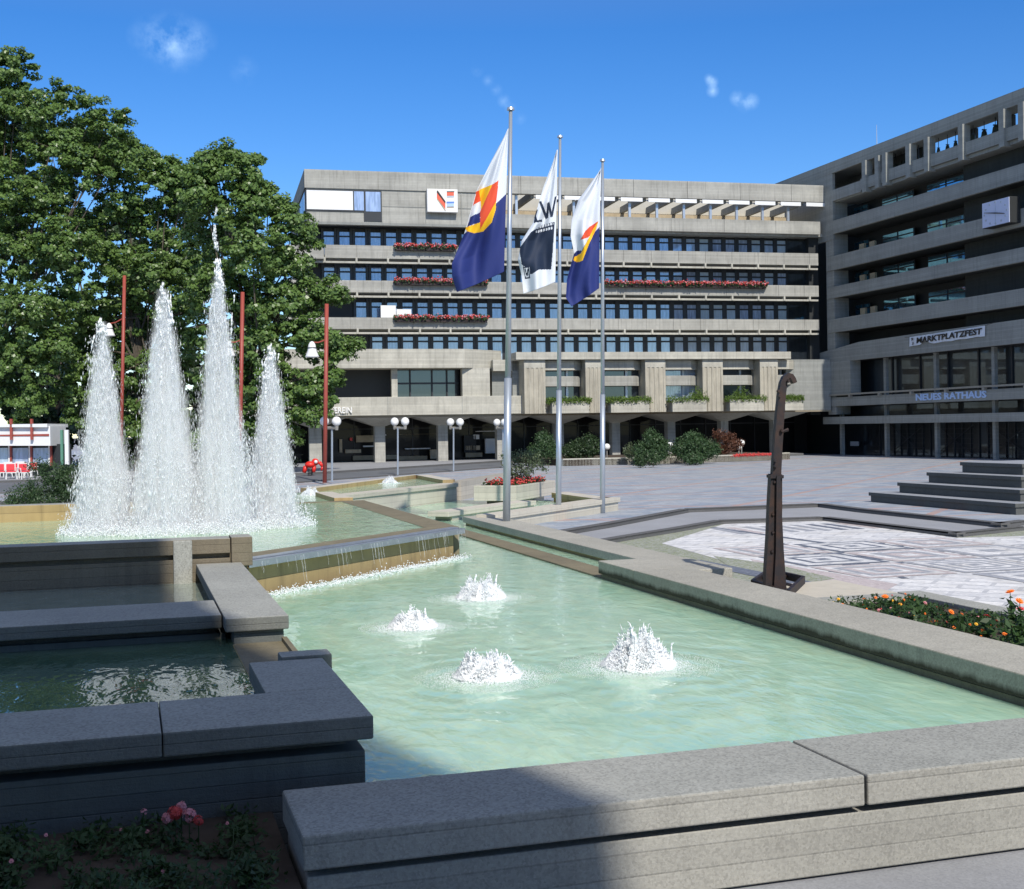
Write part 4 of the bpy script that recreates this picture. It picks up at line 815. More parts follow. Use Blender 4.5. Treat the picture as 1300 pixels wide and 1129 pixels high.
# ================================================================== FLAGPOLES AND FLAGS
def inside(pt, poly):
    x, y = pt; c = False; n = len(poly)
    for i in range(n):
        x1, y1 = poly[i]; x2, y2 = poly[i-1]
        if (y1 > y) != (y2 > y) and x < (x2-x1)*(y-y1)/(y2-y1)+x1: c = not c
    return c
def c4(pts): return [(550+x/4.032, 120+y/4.032) for x, y in pts]
def lerp_curve(cv, t):
    for (t0, x0, y0), (t1, x1, y1) in zip(cv, cv[1:]):
        if t <= t1: f = (t-t0)/(t1-t0) if t1 > t0 else 0; return (x0+(x1-x0)*f, y0+(y1-y0)*f)
    return cv[-1][1:]
def flag(label, Lc, Rc, depth, design, mats, amp=.30, ph=0.):
    nu, nv = 90, 230; V = []; mi = []; Fc = []
    for j in range(nv+1):
        t_ = j/nv; L = lerp_curve(Lc, t_); R_ = lerp_curve(Rc, t_)
        for i in range(nu+1):
            u = i/nu; x = R_[0]+(L[0]-R_[0])*u; y = R_[1]+(L[1]-R_[1])*u + 3.5*u*(1-u)*(t_)
            wv = math.sin(u*7+t_*5+ph)*.5+math.sin(u*13-t_*7+ph*2)*.28+math.sin(u*4+t_*16+ph)*.12
            V.append(tuple(gd(x, y, depth+amp*wv*min(1, u*2.2)*min(1, .25+t_*1.3))))
    for j in range(nv):
        for i in range(nu):
            u = (i+.5)/nu; t_ = (j+.5)/nv; L = lerp_curve(Lc, t_); R_ = lerp_curve(Rc, t_); x = R_[0]+(L[0]-R_[0])*u; y = R_[1]+(L[1]-R_[1])*u+3.5*u*(1-u)*t_
            q = j*(nu+1)+i; Fc.append((q, q+1, q+nu+2, q+nu+1)); mi.append(design(x, y, u, t_))
    o = np_mesh('flag', np.array(V), np.array(Fc), mats, mi=mi, smooth=True)
    s = o.modifiers.new('thickness', 'SOLIDIFY'); s.thickness = .008
    return tag(o, label, 'flag', 'flags on the poles')
def crv(pts):   # px polyline -> param curve by y
    return pts
FM = ['flag_white','flag_blue','flag_red','flag_yellow','flag_navy']
E1 = [(4, c4([(333,440),(300,461),(262,478),(235,490),(222,497),(203,568),(178,632),(165,682),(172,700),(210,710),(255,702),(300,655),(320,590),(322,545)]))]
red1 = [c4([(235,490),(243,548),(203,568),(222,497)]), c4([(335,440),(302,462),(240,600),(240,692),(322,548)])]
yel1 = [c4([(235,490),(302,461),(244,600),(243,548)]), c4([(240,655),(240,692),(322,548),(320,590),(300,655),(255,702),(210,711),(172,700),(164,682)])]
whi1 = [c4([(243,548),(240,603),(190,628),(203,568)])]; blu1 = [c4([(240,603),(239,652),(174,678),(190,628)])]
def d1(x, y, u, t):
    p = (x, y)
    for q in red1:
        if inside(p, q): return 2
    for q in yel1:
        if inside(p, q): return 3
    for q in whi1:
        if inside(p, q): return 0
    for q in blu1:
        if inside(p, q): return 1
    return 0 if y < 248+ (641-x)*.95 and t < .6 else 1
PB = [gz(643,663.5,.58), gz(709,668.5,.0), gz(765,660.5,.0)]
dep = [v.x*fx+v.y*fy for v in PB]
flag('large left flag, white over blue with a big red and yellow shield', [(0,644,166),(.18,622,208),(.36,605,243),(.56,590,296),(.8,573.5,335),(.9,574,352),(1,580,371)], [(0,645.5,163),(.56,642,262),(1,640,345)], dep[0]-.12,
     d1, FM)
dk2 = c4([(622,652),(560,668),(500,705),(440,790),(452,868),(462,880),(492,884),(496,920),(508,918),(540,897),(604,896),(612,800)])
W2 = [c4(q) for q in ([(522,585),(536,590),(526,622),(534,645),(556,640),(558,652),(515,657)], [(540,548),(553,546),(588,632),(575,640)], [(588,632),(576,634),(583,556),(594,556)], [(585,556),(594,548),(612,622),(600,630)], [(600,630),(612,626),(632,520),(622,525)])]
sm = c4([(458,882),(490,882),(496,942),(470,945)]); sm2 = c4([(464,890),(486,888),(490,935),(474,938)]); vv = [c4(q) for q in ([(466,892),(472,892),(482,930),(478,934)], [(478,930),(484,930),(488,892),(482,892)])]
def d2(x, y, u, t):
    p = (x, y)
    for q in W2+vv:
        if inside(p, q): return 4
    if inside(p, sm2): return 0
    if inside(p, sm): return 4
    if inside(p, dk2):
        yy = (y-120)*4.032; xx = (x-550)*4.032; ln1 = 690-.25*(xx-500); ln2 = 706-.25*(xx-520)
        if abs(yy-ln1) < 6 and int(xx/4.5)%3 != 0 and 505 < xx < 615: return 0
        if abs(yy-ln2) < 6 and int(xx/4.5)%3 != 1 and 525 < xx < 610: return 0
        return 4
    return 0
flag('middle flag, white with a dark navy field and large dark letters', [(0,707,191),(.1,702,207),(.3,690,238),(.5,676,284),(.62,662,306),(.74,657.5,330),(.9,662,350),(1,664.8,373)], [(0,707.8,190),(.4,706.3,270),(1,705,358)], dep[1]-.1, d2, FM, ph=2.)
red3 = [c4([(846,648),(800,678),(778,700),(750,748),(800,728),(818,690)])]; yel3 = [c4([(846,648),(834,690),(800,760),(765,850),(738,860),(718,850),(722,832),(755,815),(800,728),(818,690)])]
whi3 = [c4([(752,745),(800,728),(760,800),(735,800)])]
def d3(x, y, u, t):
    p = (x, y)
    if inside(p, red3[0]): return 2
    if inside(p, yel3[0]): return 3
    if inside(p, whi3[0]): return 0
    return 0 if (y-120)*4.032 < 680+(850-(x-550)*4.032)*1.05 else 1
flag('limp right flag, white over blue, its red and yellow shield partly folded', [(0,763,215),(.2,749,234),(.36,734,254),(.5,725.5,280),(.6,724.5,300),(.7,729,322),(.82,720,355),(.92,718.6,378),(1,725.6,389)], [(0,763.2,213),(.6,761,290),(1,760.5,366)], dep[2]-.1, d3, FM, ph=4.)
for (bx, tp, lab, r0) in ((PB[0],(648.3,140),'tallest and nearest steel flagpole, standing on the coping',.105),(PB[1],(711,175),'middle steel flagpole of the three',.09),(PB[2],(765,205),'shortest looking flagpole, right of the other two',.09)):
    d = bx.x*fx+bx.y*fy; top = gd(*tp, d); fp = thing('flagpole', lab, 'flagpole', tuple(bx), 'flagpoles by the fountain'); mid = bx.lerp(top, .35)
    b = MB(); b.tube(bx, mid, r0, r0*.97, 18); b.build('lower_shaft', 'pole_grey', fp, smooth=True)
    b = MB(); b.tube(mid, top, r0*.8, r0*.48, 18); b.build('upper_shaft', 'pole_grey', fp, smooth=True)
    b = MB(); b.tube(top, top+Vector((0,0,.07)), r0*1.05, r0*.9, 16); b.build('cap', 'pole_grey', fp)
    b = MB(); b.tube(bx, bx+Vector((0,0,.035)), r0*1.7, r0*1.6, 18); b.build('base_ring', 'pole_grey', fp)
# ================================================================== LAMPS
def red_lamp(px0, py0, px1, py1, arm, label, zb=.33, lamp=True):
    v = gz(px0, py0, zb); d = v.x*fx+v.y*fy; top = gd(px1, py1, d); t_ = thing('street_lamp', label, 'street lamp', tuple(v), 'red pole street lamps')
    b = MB(); b.tube(v, top, .12, .11, 14); b.build('pole', 'red_paint', t_, smooth=True)
    if arm:
        (ax, ay), (lx, ly) = arm; a = gd(ax, ay, d); l = gd(lx, ly, d); b = MB(); b.path([a, a.lerp(l, .5)+Vector((0,0,-.08)), l], [.045,.04,.035], 7); b.build('arm', 'red_paint', t_)
        b = MB(); b.lathe((l.x,l.y,l.z), [(.02,.05),(.12,0),(.2,-.15),(.26,-.5),(.36,-.75),(.40,-.82),(.38,-.84),(.1,-.86),(.01,-.86)], 16); sh_ = b.build('lamp_shade', 'white_paint', t_, smooth=True)
        b = MB(); b.tube((l.x,l.y,l.z-.3),(l.x,l.y,l.z-.34),.265,.27,16); b.build('shade_ring', 'dark_frame', sh_)
red_lamp(412.2, 613, 414.8, 386, ((412,432),(396,434.5)), 'red pole street lamp with white bell shade beside the right edge of the trees')
red_lamp(304, 612, 308, 371, ((306,432),(290,434)), 'red pole street lamp rising behind the tallest water jets')
red_lamp(153, 606, 158, 350, ((155,405),(138.5,411)), 'red pole street lamp behind the leftmost water jets with white bell shade')
def globe_lamp(px_, py_, yb, g, label):
    v = gz(px_, yb, .33); d = v.x*fx+v.y*fy; t_ = thing('globe_lamp', label, 'street lamp', tuple(v), 'twin globe lamps by the arcade')
    top = gd(px_, 543.5, d); b = MB(); b.tube(v, top, .06, .055, 8); b.build('pole', 'pole_grey', t_)
    (a, ya), (c, yc) = g; A = gd(a, 543.5, d+.25); C = gd(c, 543.5, d-.25); b = MB(); b.tube(A, C, .09, n=6); b.build('crossbar', 'rail_metal', t_)
    for x, y, q in ((a, ya, d+.25), (c, yc, d-.25)):
        G_ = gd(x, y, q); b = MB(); b.ball(G_, .27, 16); gl_ = b.build('globe', 'globe_glass', t_, smooth=True)
        b = MB(); b.tube(G_-Vector((0,0,.5)), G_-Vector((0,0,.22)), .09, .12, 8); b.build('socket', 'rail_metal', gl_)
globe_lamp(421.5, 0, 612, ((411.8,535),(427.2,535)), 'twin globe lamp immediately right of the red pole')
globe_lamp(505, 0, 603, ((501,535.5),(514.2,535.2)), 'second twin globe lamp from the left in front of the arcade')
globe_lamp(575.8, 0, 598, ((571.8,536),(584,536)), 'third twin globe lamp from the left in front of the arcade')
globe_lamp(638.5, 0, 593, ((630.8,536.5),(640.2,536.2)), 'twin globe lamp half hidden by the left flagpole')
def low_globe(px_, py_, y, z=.6, label='', r=.27):
    d0 = gz(px_, y, z); d = d0.x*fx+d0.y*fy; c = gd(px_, py_, d); t_ = thing('globe_lamp', label, 'garden lamp', tuple(d0), 'low globe lamps among the shrubs')
    b = MB(); b.tube(d0-Vector((0,0,.3)), c, .05, n=6); b.build('post', 'rail_metal', t_)
    b = MB(); b.ball(c, r, 14); b.build('globe', 'globe_glass', t_, smooth=True)
low_globe(770.5, 567.5, 583, label='low white globe lamp just right of the right flagpole')
low_globe(850.5, 565.5, 581, label='low white globe lamp between the two big rounded shrubs')
low_globe(941.5, 562.3, 578, label='low white globe lamp right of the red maple, the higher of the pair'); low_globe(938, 567.5, 579, label='low white globe lamp right of the red maple, the lower of the pair'); low_globe(915, 568, 579, label='small white globe lamp partly behind shrubs, left of the maple', r=.18)
# ================================================================== STEEL SCULPTURE
zb = .44; v0 = gz(985, 752, zb); dS = v0.x*fx+v0.y*fy
sc = thing('steel_sculpture', 'tall rusty riveted steel post with hooked top standing in a square frame', 'sculpture', tuple(v0))
def ribbon(name, pts, th, mat, par, d=dS):
    """pts: (px, py, half width px) -> slab of thickness th across the view-independent depth axis"""
    b = MB(); f = Vector((fx, fy, 0)); rows = []
    for i, (x, y, w) in enumerate(pts):
        x0, y0 = pts[max(0,i-1)][:2]; x1, y1 = pts[min(len(pts)-1,i+1)][:2]; dx, dy = x1-x0, y1-y0; l = math.hypot(dx, dy); nx, ny = -dy/l, dx/l
        A = gd(x+nx*w, y+ny*w, d); B = gd(x-nx*w, y-ny*w, d); rows.append([A-f*th*.5, B-f*th*.5, B+f*th*.5, A+f*th*.5])
    vs = [q for r in rows for q in r]; fs = [(3,2,1,0)]
    for i in range(len(rows)-1):
        o = 4*i; fs += [(o+k, o+(k+1)%4, o+4+(k+1)%4, o+4+k) for k in range(4)]
    o = 4*(len(rows)-1); fs.append((o,o+1,o+2,o+3)); b.add(vs, fs); return b.build(name, mat, par)
ribbon('lower_post', [(981,752,11.5),(981,720,10),(982,680,8.5),(983,640,8),(984,602,7)], .26, 'rusty_steel', sc)
ribbon('lower_flange', [(990,748,8),(989.5,700,5),(988.5,650,3.5),(988,604,2.5)], .08, 'rusty_steel', sc, dS-.16)
ribbon('upper_post', [(984.5,608,5.5),(986.5,570,5.2),(988.5,540,4.9),(990.5,515,4.6),(992.3,497,4.4),(994,487,4.2),(996.5,480,3.8),(1000,476.8,3.4),(1003.5,477.8,3.),(1006,481.5,2.8),(1008,486.5,2.6)], .20, 'rusty_steel', sc)
ribbon('clamp', [(984,607,8.2),(984,603,8.4)], .34, 'rusty_steel', sc)
b = MB()
for x, y in ((988,497),(989,503),(983.5,585),(984,592),(983,612),(981,653),(981,676),(1001,484),(992.5,547),(990.5,606),(980,700)):
    c = gd(x, y, dS-.12); b.tube(c, c-Vector((fx,fy,0))*.05, .032, .02, 6)
c = gd(993.5,548,dS); b.tube(c, c+Vector((.1,0,.03)), .02, .03, 6); b.build('bolts', 'rusty_steel', sc)
b = MB(); c = [gz(955.5,746,zb), gz(1000,760,zb), gz(1020,741,zb), gz(977,731,zb)]
for p, q in zip(c, c[1:]+c[:1]):
    d = (q-p).normalized(); n = Vector((-d.y, d.x, 0))*.03; b.add([p-n,q-n,q+n,p+n,p-n+Vector((0,0,.13)),q-n+Vector((0,0,.13)),q+n+Vector((0,0,.13)),p+n+Vector((0,0,.13))], [(0,1,5,4),(1,2,6,5),(2,3,7,6),(3,0,4,7),(4,5,6,7)])
b.tube((c[0]+c[1])/2+Vector((0,0,.07)), (c[2]+c[3])/2+Vector((0,0,.07)), .03, n=6); b.tube((c[1]*.8+c[2]*.2)*0+c[0].lerp(c[3],.5)+Vector((0,0,.07)), c[1].lerp(c[2],.5)+Vector((0,0,.07)), .03, n=6); b.build('base_frame', 'rusty_steel', sc)
# ================================================================== PLANTS
def blob_plant(name, label, cat, base, blobs, mat, size, dens, group=None, aspect=.62, stem=None, up=.3):
    """blobs: (centre, radii); leaves sit mostly in the outer shell of each blob"""
    t_ = thing(name, label, cat, tuple(base), group); Vs = []; o = 0; Fs = []
    for c, r in blobs:
        r = np.array(r); n = int(dens*(r[0]*r[1]*r[2])**(2/3)); nc = max(5, n//14)
        dd = unit(rng.normal(0,1,(nc,3))); rad = rng.uniform(.45,1.,nc)**.5*rng.uniform(.85,1.12,nc); cc = dd*rad[:,None]*r+np.array(c)
        k = rng.integers(0, nc, n); P = cc[k]+rng.normal(0, size*.9, (n,3)); V, Fc = leaves(P, dd[k], size, aspect=aspect, up=up); Vs.append(V); Fs.append(Fc+o); o += len(V)
    np_mesh('foliage', np.concatenate(Vs), np.concatenate(Fs), mat, parent=t_)
    if stem: 
        b = MB()
        for q, rs in stem: b.path(q, rs, 6)
        b.build('stem', 'bark', t_)
    return t_
def px_blobs(d, L):   # (px, py, r px[, ry px]) at depth d
    out = []
    for q in L:
        x, y, r = q[:3]; ry_ = q[3] if len(q) > 3 else r; s = d/1600; out.append((tuple(gd(x, y, d)), (r*s, r*s*.9, ry_*s)))
    return out
# shrub bed in front of the arcade
p = [gz(715,592,.24), gz(752,591,.24), gz(868,588.5,.24), gz(982,584.5,.24)]; p.append(gz(1003,583,.24)); Y0 = p[1].y
pb = thing('shrub_bed', 'long low retaining wall with soil along the arcade behind the plaza', 'planting bed', tuple(p[1])); b = MB()
q = [(v.x, v.y) for v in p]
for a, c in zip(q, q[1:]): b.prism([a, c, (c[0]-.1,c[1]+.5), (a[0]-.1,a[1]+.5)], .2, .80)
b.build('wall', ck, pb); b = MB(); b.prism(q+[(q[-1][0],103.6),(q[0][0],103.6)], .2, .72); b.build('soil', 'soil', pb)
def shrub(label, x, y, L, mat='leaf_bush', size=.15, dens=3600, back=2., name='shrub'):
    b0 = gz(x, y, .7); d = b0.x*fx+b0.y*fy; return blob_plant(name, label, 'shrub', b0, px_blobs(d, L), mat, size, dens, 'shrubs along the arcade')
shrub('drooping light green shrub immediately right of the left flagpole', 691, 584, [(691,566,13,13),(683,573,12,9),(698,572,13,10),(690,556,9,7)], 'leaf_bush')
shrub('wide dark shrub behind the middle flagpole', 735, 582, [(722,573,10,8),(737,569,12,11),(750,568,12,12),(748,558,7,6),(730,576,12,6)], 'leaf_dark')
shrub('big rounded green shrub right of the right flagpole', 827, 583, [(815,572,11,12),(830,564,14,13),(841,571,10,12),(826,555,9,7),(830,578,18,7)], 'leaf_bush')
shrub('big dark green shrub left of the maple with greenery spilling over the wall', 882, 582, [(866,570,14,11),(882,565,16,14),(896,571,13,9),(878,555,9,6),(905,572,10,7),(882,578,16,8)], 'leaf_bush')
shrub('low blue green shrub between the big dark shrub and the maple', 908, 579, [(905,566,10,8),(897,572,9,7),(912,573,7,6)], 'leaf_grey')
shrub('small red leaved maple shrub beside the globe lamps', 925, 579, [(925,557,9,7),(914,553,7,6),(930,565,9,6),(938,562,5,4),(920,570,9,6)], 'leaf_maple', name='maple_shrub')
shrub('small pale green shrub between two columns of the arcade', 799, 583, [(798,572,5,7),(799,579,4,4)], 'leaf_grey', .15)
tag(shrub('greenery hanging over the bed wall below the big rounded shrub', 813, 586, [(813,585,9,5),(830,586,6,4)], 'leaf_dark', .15), cat='creeper')
tag(shrub('dense green cushion hanging over the bed wall below the big dark shrub', 880, 583, [(880,583,12,6)], 'leaf_bush', .15), cat='creeper')
rf = thing('flower_row', 'row of red flowers along the right end of the bed wall', 'flowers', tuple(gz(955,577,.75))); a = gz(932,578.5,.78); c = gz(980,576.8,.78); n = 420; f = rng.random(n)[:,None]; C = np.array(a)*(1-f)+np.array(c)*f+rng.normal(0,.1,(n,3))*[1,1,.55]; V, Fc = drops(C, np.full(n,.06), np.full(n,.05), rng.normal(0,1,(n,3))); np_mesh('blossoms', V, Fc, 'flower_red', parent=rf)
# planter with airy shrub near the flagpoles
A = gz(655,617.5,1.05); Bq = gz(705,610.5,1.05); Cq = gz(604,614,1.05)
L1 = Vector((Bq.x-A.x, Bq.y-A.y)); Lc = Vector((-L1.y, L1.x)).normalized()*1.7; A2 = Vector((A.x, A.y)); q = [A2, A2+L1, A2+L1+Lc, A2+Lc]
pt = thing('planter', 'square board marked concrete planter with an airy shrub and red flowers behind the left flagpole', 'planter', (A.x,A.y,.5)); b = MB()
cc = sum(q, Vector((0,0)))/4; inn = [v.lerp(cc, .13) for v in q]
for i in range(4): b.prism([q[i], q[(i+1)%4], inn[(i+1)%4], inn[i]], .5, 1.07)
b.prism([v.lerp(cc,.1) for v in q], .5, .9); b.prism([v.lerp(cc,.3) for v in q], 0, .5); b.build('box', 'concrete_basin', pt, bevel=.01); b = MB(); b.prism([v.lerp(cc,.12) for v in q], .9, .98); b.build('soil', 'soil', pt)
dP = cc.x*fx+cc.y*fy
blob_plant('shrub', 'airy grey green shrub growing in the concrete planter', 'shrub', (cc.x,cc.y,1.), px_blobs(dP, [(663,580,16,8),(650,588,12,8),(678,588,12,8),(668,594,15,8),(660,600,15,6),(676,578,9,5),(690,592,7,6),(645,580,8,5)]), 'leaf_grey', .08, 3200, stem=[([(cc.x+dx*.2,cc.y,.95),(cc.x+dx,cc.y,1.9)],[.03,.012]) for dx in (-.6,-.3,0,.3,.6)])
n = 1500; u = rng.uniform(.1,.9,(n,2)); base = np.array([A.x,A.y]); C = base+u[:,:1]*np.array(L1)+u[:,1:]*np.array(Lc); C = np.column_stack([C, .98+np.abs(rng.normal(.07,.09,n))])
fl_ = thing('flower_patch', 'red flowers at the foot of the shrub in the concrete planter', 'flowers', (cc.x,cc.y,1.)); V, Fc = leaves(C, np.tile([0,0,1.],(n,1)), .12); np_mesh('foliage', V, Fc, 'leaf_geranium', parent=fl_)
k_ = C[:420]+[0,0,.08]; V, Fc = drops(k_, np.full(420,.045), np.full(420,.04), rng.normal(0,1,(420,3))); np_mesh('blossoms', V, Fc, 'flower_red', parent=fl_)
# conifer shrub on the left behind the upper pool
b0 = gz(60, 642, 1.3); d = 37.5
sp = blob_plant('juniper_shrub', 'spreading juniper shrub behind the upper pool at the left edge', 'shrub', gd(58,640,d), px_blobs(d, [(30,628,22,11),(58,618,24,16),(85,612,22,17),(70,600,20,11),(50,592,14,7),(95,626,22,14),(120,618,18,20),(22,638,20,7),(60,634,30,9),(98,598,13,9),(130,600,14,16)]), 'leaf_bush', .085, 8000, aspect=.35)
# ------------------------------------------------------------------ orange flower bed on the right
FBd = thing('flower_bed', 'bed of orange marigolds and zinnias behind the right coping', 'flower bed', (10.6,13.5,0)); b = MB(); b.box(9.46,12.0,5.5,16.6,0,.50); b.build('soil', 'soil', FBd)
b = MB(); b.box(11.35,11.75,5.5,16.9,.35,.58,0); b.box(9.46,11.35,16.5,16.95,.3,.56); b.build('edging', 'concrete_coping', FBd, bevel=.01)
random.seed(5)
def flower_plants(par, pts, hmin, hmax, mats, wts, fr, leafs=26, leafsize=.09, leafmat='leaf_geranium', fp=.45, hs=None):
    S = MB(); LV = []; LN = []; groups = {m: [] for m in mats}
    for ip, (x, y, z) in enumerate(pts):
        h = hs[ip] if hs else random.uniform(hmin, hmax); tx, ty = x+random.gauss(0,.06), y+random.gauss(0,.06); S.tube((x,y,z),(tx,ty,z+h),.007,.004,4)
        for _ in range(leafs):
            f = random.random()**.8; LV.append((x+(tx-x)*f+random.gauss(0,.055), y+(ty-y)*f+random.gauss(0,.055), z+h*f*.93)); LN.append((random.gauss(0,.5),random.gauss(0,.5),.8))
        if random.random() < fp:
            m = random.choices(mats, wts)[0]; groups[m].append((tx,ty,z+h, random.uniform(*fr)))
    S.build('stems', leafmat, par)['kind'] = 'stuff'; V, Fc = leaves(np.array(LV), np.array(LN), leafsize, aspect=.45, jit=.5); np_mesh('foliage', V, Fc, leafmat, parent=par)['kind'] = 'stuff'
    for m, L in groups.items():
        if not L: continue
        b = MB()
        for (x,y,z,r) in L:
            tilt = Vector((random.gauss(0,.35), random.gauss(-.35,.3), 1)).normalized(); a = tilt.orthogonal().normalized(); c = tilt.cross(a); np_ = 9
            for ring, (rr, zz) in enumerate(((r,0),(r*.7,.012))):
                for i in range(np_):
                    t0 = 2*PI*(i+ring*.5)/np_; w = PI/np_*1.15; o = Vector((x,y,z))+tilt*zz; p = [o, o+(a*math.cos(t0-w)+c*math.sin(t0-w))*rr*.7, o+(a*math.cos(t0)+c*math.sin(t0))*rr+tilt*r*.15, o+(a*math.cos(t0+w)+c*math.sin(t0+w))*rr*.7]
                    b.add(p, [(0,1,2,3)])
            b.ball((x+tilt.x*.012,y+tilt.y*.012,z+.012), r*.3, 6, sz=.6)
        b.build('blossoms', m, par)['kind'] = 'stuff'
pts = [(random.uniform(9.68,11.2), random.uniform(10.5,16.4), .5) for _ in range(240)]
flower_plants(FBd, pts, .06, .2, ['flower_orange','flower_yellow','flower_red','flower_pink'], [5,1.6,1.2,.8], (.018,.034), 24, .075, fp=.34)
tall = thing('zinnia', 'tall leafy zinnias with orange heads standing above the marigold bed', 'flowers', (10.4,14,.5))
TP = [(1205,838,.72),(1212,840,.62),(1196,836,.5),(1222,842,.45),(1088,795,.36),(1102,799,.42),(1118,803,.36),(1150,812,.3),(1180,822,.34),(1262,850,.42),(1276,852,.36),(1290,856,.5),(1304,858,.6),(1242,846,.34)]
flower_plants(tall, [(max(9.72+.1*(i_%3), gz(x,y,.5).x), gz(x,y,.5).y, .5) for i_, (x, y, h) in enumerate(TP)], 0, 1, ['flower_orange','flower_red'], [2,1], (.045,.06), 44, .12, fp=.85, hs=[q[2] for q in TP])
# geraniums bottom left in the shade
GB = thing('geranium_bed', 'pink geraniums in the dark bed under the raised basin wall', 'flower bed', (-.5,8.6,0)); b = MB(); b.box(-6,.99,6.5,9.5,0,.38); b.build('soil', 'soil', GB)
pts = [(random.uniform(-4,.8), random.uniform(7.4,9.35), .38) for _ in range(260)]; flower_plants(GB, pts, .06, .2, ['flower_pink'], [1], (.013,.018), 40, .06, fp=.12)
def head(x, y, Y, r, m, n=46):
    c = gY(x, y, Y); b = MB()
    for i in range(n):
        d = Vector((random.gauss(0,1),random.gauss(0,1)-.3,random.gauss(.3,1))).normalized(); a = d.orthogonal().normalized(); e = d.cross(a); o = c+d*r*random.uniform(.75,1); s = r*.34
        for k in range(5): t0 = k*2*PI/5; b.add([o, o+(a*math.cos(t0-.5)+e*math.sin(t0-.5))*s*.8, o+(a*math.cos(t0)+e*math.sin(t0))*s+d*s*.2, o+(a*math.cos(t0+.5)+e*math.sin(t0+.5))*s*.8], [(0,1,2,3)])
    o = b.build('flower_head', m, GB); b = MB(); b.tube((c.x,c.y,.38), c, .005, n=4); b.build('flower_stem', 'leaf_geranium', o); return o
head(222,1032,8.9,.05,'flower_red',60); head(240,1036,8.85,.05,'flower_pink',60); head(230,1025,9.0,.04,'flower_pink'); head(213,1039,8.9,.04,'flower_pink'); head(252,1042,8.8,.035,'flower_red'); head(366,1009,9.2,.02,'flower_red',18); head(371,1011,9.2,.02,'flower_red',18); head(182,1031,8.95,.025,'flower_pink',14)
# ================================================================== TREES
def tree(label, base, dcen, lobes, leafsize=.25, dens=1., seed=0, trunk_r=.32, mat='leaf_plane', crown_top=None, name='plane_tree'):
    """lobes in photo px at depth dcen: (px,py,r). Every lobe is a spray of leaf clumps on a limb of its own"""
    random.seed(seed); t_ = thing(name, label, 'tree', tuple(base), 'plane trees behind the fountain'); B = Vector(base); b = MB(); Cs = []; Ns = []
    s = dcen/1600.; lob = []
    for (x, y, r, *dd) in lobes:
        off = dd[0] if dd else 0.; lob.append((gd(x, y, dcen+off), r*s))
    cen = sum((l[0] for l in lob), Vector((0,0,0)))/len(lob); fork = Vector((B.x, B.y, B.z+3.2)); top = Vector((cen.x, cen.y, cen.z+2)); b.path([B, fork, fork.lerp(top,.5)+Vector((.2,.1,0)), top], [trunk_r, trunk_r*.8, trunk_r*.5, .06], 10)
    for c, r in lob:
        st = fork.lerp(top, random.uniform(0,.7)); m = st.lerp(c, .5)+Vector((random.gauss(0,.4),random.gauss(0,.4),-.4)); b.path([st, m, c], [.10,.06,.025], 6)
        ncl = max(6, int(24*dens*r*r/2.2))
        dd = unit(rng.normal(0,1,(ncl,3))+[0,-.45,.15]); cc = np.array(c)+dd*(r*rng.uniform(.35,1.08,ncl)[:,None])*np.array([1,1,.88])
        for i in range(0, ncl, 5): b.path([c, c.lerp(Vector(cc[i]), .6)+Vector((0,0,-.1)), Vector(cc[i])], [.035,.022,.01], 4)
        per = 84; cr = rng.uniform(.30,.62,ncl)
        k = np.repeat(np.arange(ncl), per); e = unit(rng.normal(0,1,(len(k),3)))*rng.uniform(.2,1.,len(k))[:,None]**.6; P = cc[k]+e*cr[k][:,None]*np.array([1.15,1.15,.7]); Cs.append(P); Ns.append(dd[k]*.6+e*.5)
    C = np.concatenate(Cs); N = np.concatenate(Ns); V, Fc = leaves(C, N, leafsize, up=.55, aspect=.8, jit=.55); np_mesh('crown', V, Fc, mat, parent=t_); b.build('trunk', 'bark', t_); return t_
tree('huge plane tree at the left edge with the highest crown', gd(-30,600,92)-Vector((0,0,0)), 92, [(10,95,34),(-15,130,50),(40,140,40),(80,125,24),(15,185,55,3),(70,190,42),(120,140,22),(135,165,26),(-10,250,55,-2),(60,255,50,1),(115,220,38),(150,200,24),(20,320,55),(80,320,45,-2),(-10,390,50),(40,395,45,-3),(95,385,40),(20,450,45,-2),(70,450,36,-3),(-10,500,40,-1),(40,505,26,-2),(85,500,26),(-30,180,40),(25,75,20),(-5,84,24),(160,150,16),(30,535,14),(95,532,14)], seed=1, dens=.85, leafsize=.25)
tree('broad plane tree in the middle of the tree row behind the jets', gd(175,598,95), 95, [(130,190,34),(215,215,26),(240,235,28),(110,170,26),(170,215,32),(205,235,36),(150,265,42),(200,290,44,2),(240,260,30),(140,330,42),(190,350,45,-2),(235,330,38),(130,395,40),(180,415,45,2),(228,400,40),(120,460,40),(170,480,44),(220,470,40),(125,520,34),(170,540,30),(215,535,32),(240,215,18),(185,200,22),(150,190,22),(110,290,30),(105,425,30),(100,480,28),(145,560,22),(195,575,20)], seed=2, dens=.78, leafsize=.26)
tree('plane tree at the right end of the row, partly in front of the office building', gd(330,600,84), 84, [(255,230,26),(262,200,16),(280,215,32),(312,225,34),(260,250,36),(300,270,42),(340,260,34),(370,290,30),(265,310,42,3),(320,325,44,-2),(365,335,36),(390,300,18),(275,370,44),(330,385,46),(380,380,36),(412,372,24),(430,375,14),(280,430,44,2),(335,440,46),(388,430,38),(425,432,24),(290,490,42),(345,495,44),(395,490,34),(432,450,22),(448,444,14),(300,540,36),(350,545,34),(395,525,24),(290,192,17),(318,200,16),(272,200,14),(355,262,18),(430,480,16),(415,505,16),(260,560,26)], seed=3, leafsize=.25, dens=.95)
